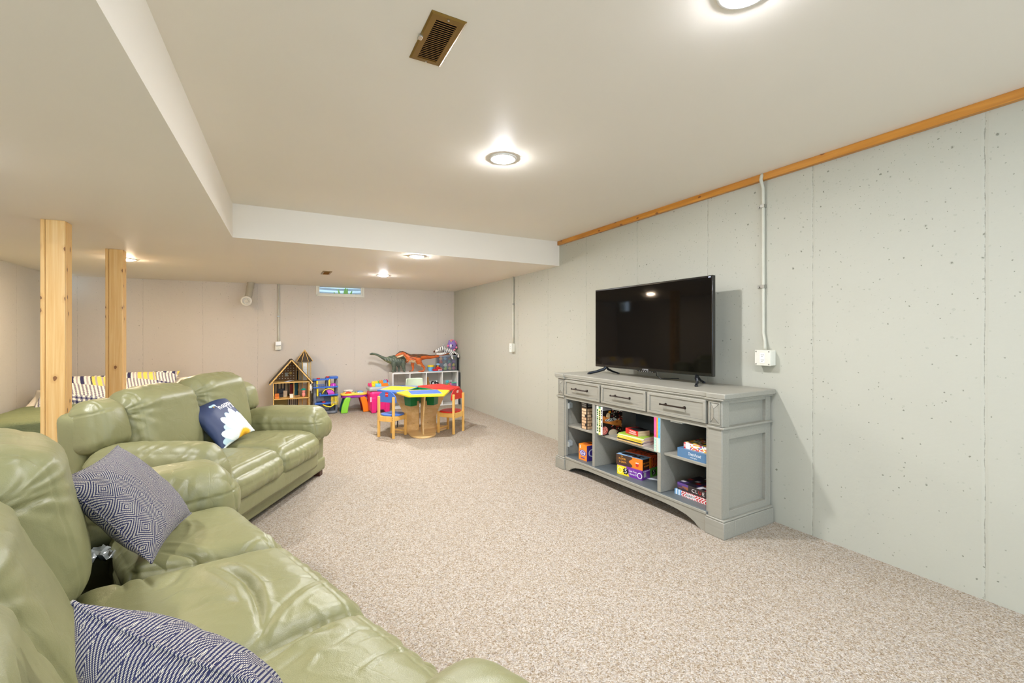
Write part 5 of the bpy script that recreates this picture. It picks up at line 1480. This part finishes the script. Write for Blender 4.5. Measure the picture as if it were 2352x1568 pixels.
# ---- pink bin of building blocks
pb = thing('pink_bin', 'bright pink plastic bin with a grey rim full of building blocks', 'storage bin', (1.56, 7.76, 0))
PKB = pl((232, 40, 126))
def binshape(P, Q):
    P = P.copy(); k_ = .90 + .10 * (Q[:, 2] + 1) / 2; P[:, 0] *= k_; P[:, 1] *= k_; return P
soft('bin_body', (.36, .34, .365), .055, (24, 24, 20), PKB, pb, (0, 0, .183), shape=binshape)
for s in (-1, 1): B().box(s * .11 - .04, s * .11 + .04, -.178, -.12, 0, .26).out('rib_panel', PKB, pb, bevel=.014, seg=3)
B().box(-.05, .05, -.170, -.16, 0, .05).out('recess_shade', pl((60, 20, 40)), pb, bevel=.01)  # dark slab, the shade of a recess put into its colour
soft('rim', (.375, .345, .075), .03, (24, 24, 6), pl((176, 178, 176)), pb, (0, 0, .395))
B().box(-.172, -.150, -.176, -.170, .19, .27).out('sticker', TXT((236, 200, 214)), pb, smooth=False)
def block(x, y, z, nx_, c_, lab, rz=0.):
    u_ = .032; w_ = nx_ * u_; b = B(); b.box(-w_ / 2, w_ / 2, -u_, u_, 0, .040)
    o = None
    t_ = thing('building_block', lab, 'toy block', (x, y, z), rz, 'building blocks heaped in the pink bin')
    b.out('block_body', pl(c_), t_, bevel=.003)
    s_ = B()
    for i in range(nx_):
        for sy in (-1, 1): s_.cyl((-w_ / 2 + u_ * (i + .5), sy * u_ / 2, .038), (-w_ / 2 + u_ * (i + .5), sy * u_ / 2, .052), .0105, n=12)
    o = s_.out('stud', pl(c_), t_, bevel=0.); o['kind'] = 'stuff'
    return t_
for a in ((1.455, 7.70, .433, 2, (246, 214, 40), 'yellow block at the left front of the pink bin'), (1.53, 7.66, .432, 3, (120, 196, 236), 'pale blue three-stud block at the front of the pink bin'), (1.635, 7.67, .432, 4, (240, 130, 30), 'orange long block at the front of the pink bin'),
          (1.42, 7.78, .433, 2, (226, 50, 120), 'magenta block at the back left of the pink bin'), (1.50, 7.80, .460, 3, (250, 220, 50), 'yellow long block at the back of the pink bin'), (1.585, 7.83, .462, 2, (140, 210, 70), 'lime green block at the back of the pink bin'),
          (1.60, 7.77, .474, 2, (242, 140, 40), 'orange short block high in the middle of the pink bin'), (1.665, 7.79, .474, 2, (90, 176, 226), 'sky blue block high at the right of the pink bin'), (1.70, 7.85, .474, 2, (206, 30, 110), 'dark pink block topmost at the right of the pink bin'),
          (1.715, 7.74, .433, 1, (130, 200, 236), 'single pale blue block at the right edge of the pink bin'), (1.412, 7.69, .433, 1, (226, 60, 130), 'single pink block at the left edge of the pink bin')):
    block(*a)

# ---- activity table
at = thing('activity_table', 'toddler activity table with yellow and purple top and four coloured legs', 'toy table', (1.19, 7.93, 0))
def lobes(k_): 
    P_ = []
    for i in range(60):
        a = 2 * PI * i / 60; r = (.155 + .055 * abs(math.cos(a)) ** 1.2 - .025 * math.cos(2 * a) * 0) * k_; P_.append((r * 1.05 * math.cos(a) * 1.0, r * .72 * math.sin(a) * (1 + .35 * abs(math.cos(a)))))
    return P_
B().prism(lobes(.99), .245, .285).out('underside', pl((150, 40, 160)), at, bevel=.010, seg=3)
B().prism(lobes(1.03), .286, .318).out('tabletop', pl((248, 212, 80)), at, bevel=.010, seg=3)
for (lx, ly, c_, s_) in ((-.15, -.09, (140, 214, 60), -1), (.15, -.09, (244, 132, 20), 1), (-.15, .09, (20, 110, 110), -1), (.15, .09, (196, 30, 30), 1)):
    out_ = [(s_ * q, z) for q, z in ((.150, .262), (.178, .22), (.200, .16), (.218, .10), (.228, .04), (.228, .0))]; in_ = [(s_ * q, z) for q, z in ((.125, .0), (.120, .05), (.110, .11), (.095, .17), (.080, .22), (.072, .262))]
    B().prism(out_ + in_, ly * 1.15 - .028, ly * 1.15 + .028, 'y').out('leg', pl(c_), at, bevel=.012, seg=3)
B().lathe([(.0001, .026), (.03, .024), (.05, .012), (.056, 0)], (-.10, -.02, .316), 24).out('spinner', pl((226, 70, 30)), at, angle=60)
B().lathe([(.0001, .012), (.04, .010), (.05, 0)], (.09, -.02, .316), 24).out('picture_dial', pl((190, 226, 210)), at, angle=60)
for (px_, py_, c_) in ((.02, .04, (80, 170, 90)), (.14, .03, (70, 120, 200)), (-.02, -.06, (226, 226, 90)), (.05, -.07, (230, 230, 226)), (-.16, .03, (240, 190, 40))): B().cyl((px_, py_, .316), (px_, py_, .330), .014, n=14).out('button', pl(c_), at, bevel=.003)
B().lathe([(.0001, .022), (.035, .020), (.05, .008), (.052, 0)], (.10, .075, .316), 20).out('dome_toy', pl((90, 140, 210)), at, angle=60)
for i, (dx, c_, nm) in enumerate(((-.10, (226, 222, 208), 'lower cream cloth book on the activity table'), (-.09, (240, 238, 228), 'upper white cloth book on the activity table'))):
    o = B().box(-.062, .062, -.045, .045, 0, .022).out('cloth_book', mat(c_, .9, bump=.4), bevel=.009, seg=3); o.location = (1.19 + dx, 8.00, .3185 + .024 * i + .026 * 0); o.rotation_euler = (0, 0, .2 + .3 * i); tag(o, nm, 'cloth book', 'cloth books on the activity table')

# ---- grey and blue adventure playset
ps = thing('tower_playset', 'tall grey and blue cave tower playset with yellow ladder net and purple chair', 'playset', (.735, 7.93, 0))
STN = mat((112, 116, 124), .55, bump=.8, bscale=28, name='rock grey plastic'); PB = pl((52, 104, 196))
def rock(name, x0, x1, y0, y1, z0, z1, seed, m=STN):
    return soft(name, (x1 - x0, y1 - y0, z1 - z0), .02, (10, 10, max(6, int((z1 - z0) * 60))), m, ps, ((x0 + x1) / 2, (y0 + y1) / 2, (z0 + z1) / 2), disp=lambda P, Q, N: .012 * fbm(P * 18, 2, seed))
rock('rock_column', -.19, -.135, -.02, .12, 0, .555, 1); rock('rock_column', .145, .185, -.02, .12, 0, .60, 2); rock('rock_back', -.15, .15, .09, .12, 0, .33, 3); rock('rock_column', .0, .04, .0, .1, .30, .56, 4)
rock('rock_base', -.10, .16, -.06, .10, .0, .05, 5); rock('rock_arch', -.10, .06, .02, .10, .05, .18, 6); rock('rock_arch', -.19, -.02, .0, .1, .20, .30, 7)
for (x0, x1, y0, y1, z) in ((-.19, .05, -.06, .12, .555), (.0, .19, -.06, .12, .575), (-.19, .19, -.07, .12, .43), (-.10, .19, -.08, .12, .30), (-.17, .16, -.10, .12, .17)):
    B().box(x0, x1, y0, y1, z, z + .022).out('platform', PB, ps, bevel=.005)
B().box(-.10, -.08, -.085, -.06, .30, .36).out('platform_rail', PB, ps, bevel=.004); B().box(.06, .19, -.06, .12, .595, .612).out('roof_deck', PB, ps, bevel=.006)
for x, z in ((-.11, .577), (.03, .597)): B().cyl((x, -.01, z), (x, -.01, z + .018), .026, n=16).out('red_button', RED, ps, bevel=.003)
B().cyl((-.03, -.04, .192), (-.03, -.04, .206), .028, n=16).out('red_button', RED, ps, bevel=.003)
for x, z0, z1 in ((-.13, .45, .556), (-.125, .30, .43), (.055, .452, .575)): B().box(x - .012, x + .012, -.05, -.03, z0, z1).out('yellow_post', YEL, ps, bevel=.004)
MG = pl((190, 50, 176))
B().lathe([(.0001, .045), (.025, .045), (.045, .03), (.052, 0), (.046, 0), (.04, .025), (.0001, .038)], (.115, -.01, .453), 20).out('purple_dome', MG, ps, angle=60)
b = B(); b.tube([(.08, -.01, .50), (.078, -.01, .57)], .003, 6).tube([(.15, -.01, .50), (.152, -.01, .57)], .003, 6); b.out('lift_cord', mat((90, 60, 60), .6), ps)
B().add([(-.01, -.04, .41), (.10, -.05, .40), (.14, -.06, .33), (.04, -.06, .325), (-.01, -.02, .41), (.10, -.02, .40), (.14, .0, .33), (.04, .0, .325)], [(0, 1, 2, 3), (4, 7, 6, 5), (0, 4, 5, 1), (1, 5, 6, 2), (2, 6, 7, 3), (3, 7, 4, 0)]).out('purple_seat', MG, ps, bevel=.006)
B().box(.03, .13, -.075, -.05, .32, .345).out('purple_step', MG, ps, bevel=.004)
pts = [(.045 + .095 * math.cos(a), -.06, .33 + .085 * math.sin(a)) for a in [PI * .98 - i * PI * .8 / 12 for i in range(13)]]
B().tube(pts, .008, 8).out('yellow_arch', YEL, ps, angle=0)
b = B()
for i in range(6): b.box(.075 + i * .021, .081 + i * .021, -.105, -.098, .155, .285)
for i in range(7): b.box(.075, .186, -.106, -.099, .155 + i * .0207, .161 + i * .0207)
b.out('climbing_net', YEL, ps, smooth=False)
B().tube([(-.05, -.10, .165), (.0, -.13, .14), (.06, -.13, .125), (.11, -.12, .15), (.12, -.11, .17)], .010, 8).out('slide_rail', YEL, ps, angle=0)
b = B()
for i in range(5): b.tube([(-.15 + i * .03, -.055, .452), (-.15 + i * .03, -.055, .49)], .0035, 6)
b.tube([(-.155, -.055, .49), (-.025, -.055, .49)], .0035, 6); b.out('railing', PB, ps)
tag(B().box(.545, .60, 7.60, 7.66, 0, .03).out('toy_car', pl((190, 30, 90)), bevel=.008, seg=3), 'tiny dark pink toy car on the carpet by the tower playset', 'toy car')

# ---- dollhouse
dh = thing('dollhouse', 'open wooden dollhouse with a pitched roof and a round-roofed tower', 'dollhouse', (.23, 7.98, 0))
PW = m_pine((232, 196, 120), (206, 160, 84), False, 'x', .45, 'dollhouse wood', 1.); SH = mat((64, 52, 38), .7, bump=.8, bscale=60, name='dark shingle')
WP = NT('dotted wallpaper'); v_ = WP.obj(); sp_ = WP.sep(v_); cb_ = WP.new('ShaderNodeCombineXYZ'); WP.link(sp_[0], cb_.inputs[0]); WP.link(sp_[2], cb_.inputs[1]); cb_.inputs[2].default_value = 0.; vo_ = WP.voro(cb_.outputs[0], 24., 'F1', .0); WPM = WP.done(WP.ramp(vo_.outputs['Distance'], [(0, (232, 226, 206)), (.16, (232, 226, 206)), (.17, (128, 92, 50)), (1, (112, 78, 42))], 'CONSTANT'), .7)
hw, yd0, yd1 = .26, -.13, .25
for z in (.018, .284, .540): B().box(-hw, hw, yd0, yd1, z, z + .014).out('floor_board', PW, dh, bevel=.001)
for s in (-1, 1):
    B().box(*sorted((s * hw, s * (hw - .014))), yd0, yd1, 0, .545).out('side_wall', PW, dh, bevel=.001)
    # roof slopes with pale front edges
    A_ = Vector((0, 0, .900)); E_ = Vector((s * .305, 0, .525)); n_ = Vector((-(E_.z - A_.z), 0, E_.x - A_.x)).normalized() * (.016 * s)
    if n_.z < 0: n_ = -n_
    b = B(); V = [A_ + Vector((0, yd0 - .02, 0)), E_ + Vector((0, yd0 - .02, 0)), E_ + Vector((0, yd1 + .01, 0)), A_ + Vector((0, yd1 + .01, 0))]
    b.add(V + [p + n_ for p in V], [(0, 1, 2, 3), (4, 7, 6, 5), (0, 4, 5, 1), (1, 5, 6, 2), (2, 6, 7, 3), (3, 7, 4, 0)]); b.out('roof', SH, dh, smooth=False)
    V = [A_ + Vector((0, yd0 - .026, 0)), E_ + Vector((0, yd0 - .026, 0)), E_ + Vector((0, yd0 - .018, 0)), A_ + Vector((0, yd0 - .018, 0))]; m_ = n_ * 1.0
    b = B(); b.add([p - n_ * .5 for p in V] + [p + n_ * .6 for p in V], [(0, 1, 2, 3), (4, 7, 6, 5), (0, 4, 5, 1), (1, 5, 6, 2), (2, 6, 7, 3), (3, 7, 4, 0)]); b.out('roof_edge', PW, dh, smooth=False)
B().prism([(-hw, .554), (hw, .554), (0, .885)], yd1 - .012, yd1 - .004, 'y').out('attic_wall', WPM, dh, smooth=False)
def wallp(x, z):
    if x < -.02: return (206, 190, 150) if int((x + 1) * 60) % 3 else (40, 34, 30)
    if x < .10: return (22, 104, 116)
    return (206, 196, 170) if hsh(int(x * 90), int(z * 30)) > .45 else (44, 38, 34)
def panel(parent, name, x0, x1, y, z0, z1, fn, res=.006):
    nx_, nz_ = max(1, int((x1 - x0) / res)), max(1, int((z1 - z0) / res)); V = []; F = []
    for i in range(nx_ + 1):
        for j in range(nz_ + 1): V.append((x0 + (x1 - x0) * i / nx_, y, z0 + (z1 - z0) * j / nz_))
    for i in range(nx_):
        for j in range(nz_): q = i * (nz_ + 1) + j; F.append((q, q + nz_ + 1, q + nz_ + 2, q + 1))
    me = bpy.data.meshes.new('panel'); me.from_pydata(V, [], F); me.update(); paint(me, lambda x, y_, z, a, c, d: fn(x, z)); o = link(name, me, paint_mat(.6), parent, smooth=False)
    md = o.modifiers.new('t', 'SOLIDIFY'); md.thickness = .003; return o
panel(dh, 'wallpaper', -hw + .015, hw - .015, yd1 - .004, .30, .538, wallp)
panel(dh, 'wallpaper', -hw + .015, hw - .015, yd1 - .004, .034, .283, lambda x, z: (150, 140, 80) if x < -.05 else ((206, 200, 180) if int(x * 70 + 100) % 2 else (40, 34, 30)))
B().box(.075, .085, yd1 - .03, yd1 - .012, .554, .80).out('attic_post', PW, dh); B().box(.125, .135, yd1 - .03, yd1 - .012, .554, .74).out('attic_post', PW, dh)
B().box(.087, .122, yd1 - .022, yd1 - .012, .554, .70).out('attic_doorway', mat((20, 16, 14), .8), dh, smooth=False)
B().box(-.085, -.045, yd1 - .022, yd1 - .014, .62, .68).out('wall_picture', mat((176, 176, 156), .6), dh); B().cyl((-.005, yd1 - .02, .67), (-.005, yd1 - .012, .67), .022, n=20).out('wall_picture', mat((214, 176, 90), .6), dh)
B().box(.03, .04, yd0 + .05, yd1 - .01, .298, .54).out('room_divider', PW, dh, bevel=.001)
B().box(-.02, .03, .10, .115, .30, .50).out('red_door', mat((120, 30, 26), .6), dh, bevel=.002)
# tower
tw = thing('dollhouse_tower', 'eight-sided wooden dollhouse tower with a pointed dark roof behind the dollhouse', 'dollhouse', (.435, 8.17, 0))
def octo(r, z, ph=PI / 8): return [(r * math.cos(PI / 4 * i + ph), r * math.sin(PI / 4 * i + ph), z) for i in range(8)]
V = octo(.095, 0) + octo(.095, .865); B().add(V, [(i, (i + 1) % 8, (i + 1) % 8 + 8, i + 8) for i in range(8)] + [tuple(range(8)), tuple(range(8, 16))]).out('tower_wall', mat((188, 176, 150), .6), tw, smooth=False)
V = octo(.132, .862) + [(0, 0, 1.05)]; B().add(V, [(i, (i + 1) % 8, 8) for i in range(8)] + [tuple(range(8))]).out('tower_roof', SH, tw, smooth=False)
b = B(); bb = B()
for i in range(8):
    a = octo(.134, .862)[i]; b.tube([a, (0, 0, 1.054)], .0045, 6)
    p = octo(.097, 0)[i]; bb.tube([p, (p[0], p[1], .862)], .006, 6)
b.out('roof_rib', PW, tw); bb.out('corner_strip', PW, tw)
b = B(); 
for i in range(18): b.box(-.028, .028, -.0935, -.0885, .50 + i * .019, .514 + i * .019)
b.out('shuttered_window', mat((232, 234, 230), .5), tw, smooth=False)
# doll furniture
def small(nm, lab, cat, b, m, loc, bev=.002):
    o = b.out(nm, m, bevel=bev); o.location = loc; return tag(o, lab, cat, 'dollhouse furniture')
fl = .2985; P0 = Vector((.23, 7.98, 0))
small('toy_armchair', 'orange and blue toy armchair at the left of the dollhouse middle floor', 'doll furniture', B().box(-.03, .03, -.03, .03, 0, .035).box(-.03, .03, .015, .03, .035, .075).box(-.03, -.02, -.03, .03, .035, .05).box(.02, .03, -.03, .03, .035, .05), pl((226, 130, 50)), P0 + Vector((-.205, -.06, fl)))
small('toy_dresser', 'cream toy dresser in the dollhouse middle floor', 'doll furniture', B().box(-.028, .028, -.02, .02, 0, .10), mat((214, 200, 170), .6), P0 + Vector((-.085, .10, fl)))
small('toy_cabinet', 'small white toy box near the dollhouse red door', 'doll furniture', B().box(-.025, .025, -.02, .02, 0, .055).box(-.028, .028, -.023, .023, .055, .060), mat((238, 232, 216), .5), P0 + Vector((.0, -.07, fl)))
small('toy_bench', 'low brown toy bench in the middle of the dollhouse', 'doll furniture', B().box(-.035, .035, -.02, .02, .012, .03).box(-.033, -.027, -.018, .018, 0, .012).box(.027, .033, -.018, .018, 0, .012), mat((160, 120, 70), .5), P0 + Vector((.085, -.05, fl)))
small('toy_stove', 'black toy stove at the back left of the dollhouse', 'doll furniture', B().box(-.05, .05, -.03, .03, 0, .06).box(-.05, .05, .02, .03, .06, .13), mat((34, 34, 38), .4), P0 + Vector((-.15, .12, fl)))
b = B(); b.ball((0, 0, .06), (.028, .022, .04), 12).ball((0, 0, .115), .026, 12)
tr_ = thing('toy_doll', 'pink toy figure with teal curly top in the dollhouse', 'doll', P0 + Vector((.175, -.05, fl - .02)))
link('doll_body', blob(b, .004, 2), mat((236, 150, 140), .6), tr_, angle=0); link('doll_hair', blob(B().ball((0, 0, .14), (.038, .03, .02), 12), .004, 1), mat((20, 140, 126), .7), tr_, angle=0)
for i in range(5):
    o = B().box(-.035, .035, -.024, .024, 0, .0025).out('toy_paper', mat((206, 208, 212), .6), smooth=False); o.location = P0 + Vector((-.07 + .018 * i, -.04 + .01 * i, .5565 + .0028 * i)); o.rotation_euler = (0, 0, .5 * i); tag(o, ['lowest', 'second lowest', 'middle', 'second highest', 'topmost'][i] + ' scattered grey leaflet on the dollhouse attic floor', 'leaflet', 'leaflets on the dollhouse attic floor')
b = B(); b.ball((0, 0, .35), (.012, .02, .02), 8).tube([(0, 0, .34), (.004, -.004, .26)], [.014, .02], 8)
tag(link('doll_dress', b.mesh(), mat((232, 226, 214), .8), angle=0), 'small white doll dress hanging on the right side of the dollhouse', 'doll clothes'); bpy.data.objects['doll_dress'].location = P0 + Vector((.275, -.11, .14))
# ------------------------------------------------------------------ bed in the far left corner
bed = thing('bed', 'low bed with a crinkled green quilt in the far left corner', 'bed', (-1.72, 7.02, 0))
QLT = NT('green quilt'); v_ = QLT.obj(); w1 = QLT.noise(QLT.mapv(v_, (1, 1, 2.2)), 9., 5, .6, 1.2)
QM = QLT.done(QLT.mix(QLT.noise(v_, 3., 3), lin4((110, 122, 86)), lin4((140, 148, 108))), .75, QLT.bump(w1, .5, .03), Specular_IOR_Level=.3)
soft('mattress', (1.84, 1.98, .24), .06, (20, 20, 6), mat((226, 222, 212), .8), bed, (0, 0, .30))
def qsh(P, Q):
    P = P.copy(); P[:, 2] += .02 * (1 - Q[:, 0] ** 2) * (Q[:, 2] > 0); return P
soft('quilt', (1.92, 1.62, .36), .05, (70, 60, 18), QM, bed, (0, -.215, .262), shape=qsh, disp=lambda P, Q, N: .008 * fbm(P * np.array([6, 6, 10]), 3, 5) + .006 * np.sin(P[:, 0] * 40 + 5 * pnoise(P * 4, 2)) * (Q[:, 2] < .4))
B().box(-.90, .90, -.95, .98, 0, .16).out('bed_base', mat((60, 58, 54), .8), bed, bevel=.01)
def plaid(seed):
    Wc, Nv, Ye, Gn, Gy, Cr = (232, 228, 216), (44, 44, 84), (226, 204, 96), (60, 96, 74), (170, 162, 166), (240, 236, 226)
    def f(x, y, z, nx, ny, nz):
        u, v = x + .05 * math.sin(y * 6), y + .04 * math.sin(x * 5)
        i, j = math.floor((u + 3) / .21), math.floor((v + 3) / .16); k = (0, 3, 2, 5, 1, 0, 3, 2)[(i * 3 + j * 2 + seed) % 8]
        if k == 0:   # gingham
            a, c = int((u + 3) / .022) % 2, int((v + 3) / .022) % 2; return Nv if a and c else ((130, 130, 150) if a or c else Wc)
        if k == 1: return Ye if int((u + 3) / .020) % 3 else Gy
        if k == 2: return (128, 122, 134) if int((u + 3) / .017) % 2 else Wc
        if k == 3: return (Nv, Nv, Wc, Gy, Wc)[int((u + 3) / .019) % 5]
        if k == 4: return Gn if int((u + 3) / .012) % 4 else (100, 130, 104)
        return (Ye, Cr, Cr, (190, 140, 90), Cr, Nv)[int((u + 3) / .024) % 6]
    return f
for (x, y, z, rz, sd, lab) in ((-2.16, 7.42, .60, .05, 1, 'patchwork striped pillow on the bed between the two wooden posts'), (-1.54, 7.52, .625, -.04, 4, 'patchwork striped pillow on the bed right of the farther wooden post')):
    me = pillow_mesh(.72, .48, .20, 110, seed=sd, wr=.006); paint(me, plaid(sd)); o = link('bed_pillow', me, paint_mat(.85), smooth=True, angle=0)
    o.location = (x, y, z); o.rotation_euler = (math.radians(46), 0, rz); tag(o, lab, 'pillow', 'patchwork pillows on the bed')
WP_ = mat((236, 226, 208), .85, bump=.2)
for (x, y, z, rz, lab) in ((-2.30, 7.62, .50, .06, 'white pillow under the patchwork one, its corner left of the nearer post'), (-1.10, 7.62, .58, -.1, 'white pillow on the bed behind the two-seat sofa')):
    o = link('bed_pillow', pillow_mesh(.74, .50, .16, 50, seed=7, wr=.006), WP_, smooth=True, angle=0); o.location = (x, y, z); o.rotation_euler = (math.radians(22), 0, rz); tag(o, lab, 'pillow')
# ------------------------------------------------------------------ camera, world, render settings
cam = bpy.data.cameras.new('camera'); co = bpy.data.objects.new('camera', cam); COL.objects.link(co)
cam.sensor_width = 36.; cam.lens = 1020. / 2352. * 36.; cam.clip_start = .02
cam.shift_y = -(784. - 769.) / 2352.
yaw = math.atan(544. / 1020.)
co.location = (0, 0, 1.3); co.rotation_euler = (PI / 2, 0, -yaw)
sc = bpy.context.scene; sc.camera = co
w = bpy.data.worlds.new('sky'); sc.world = w; w.use_nodes = True
bg = w.node_tree.nodes['Background']; bg.inputs[0].default_value = (.62, .80, 1.0, 1); bg.inputs[1].default_value = 3.8
pl = bpy.data.lights.new('fill_opening_portal', 'AREA'); pl.shape = 'RECTANGLE'; pl.size = 5.1; pl.size_y = 2.08  # portal over the added rear openings that bring in fill daylight
pl.cycles.is_portal = True
po = bpy.data.objects.new('fill_opening_portal', pl); COL.objects.link(po); po.location = (.32, -2.61, 1.04); po.rotation_euler = (PI / 2, 0, 0)
sc.view_settings.view_transform = 'Standard'; sc.view_settings.look = 'None'
sc.view_settings.gamma = 1.; sc.view_settings.use_curve_mapping = False
sc.view_settings.exposure = 0.56
sc.cycles.use_denoising = True
sc.cycles.use_adaptive_sampling = True; sc.cycles.adaptive_threshold = .15; sc.cycles.adaptive_min_samples = 20
sc.cycles.max_bounces = 7; sc.cycles.diffuse_bounces = 5; sc.cycles.glossy_bounces = 3; sc.cycles.transparent_max_bounces = 8
sc.cycles.sample_clamp_indirect = 6.
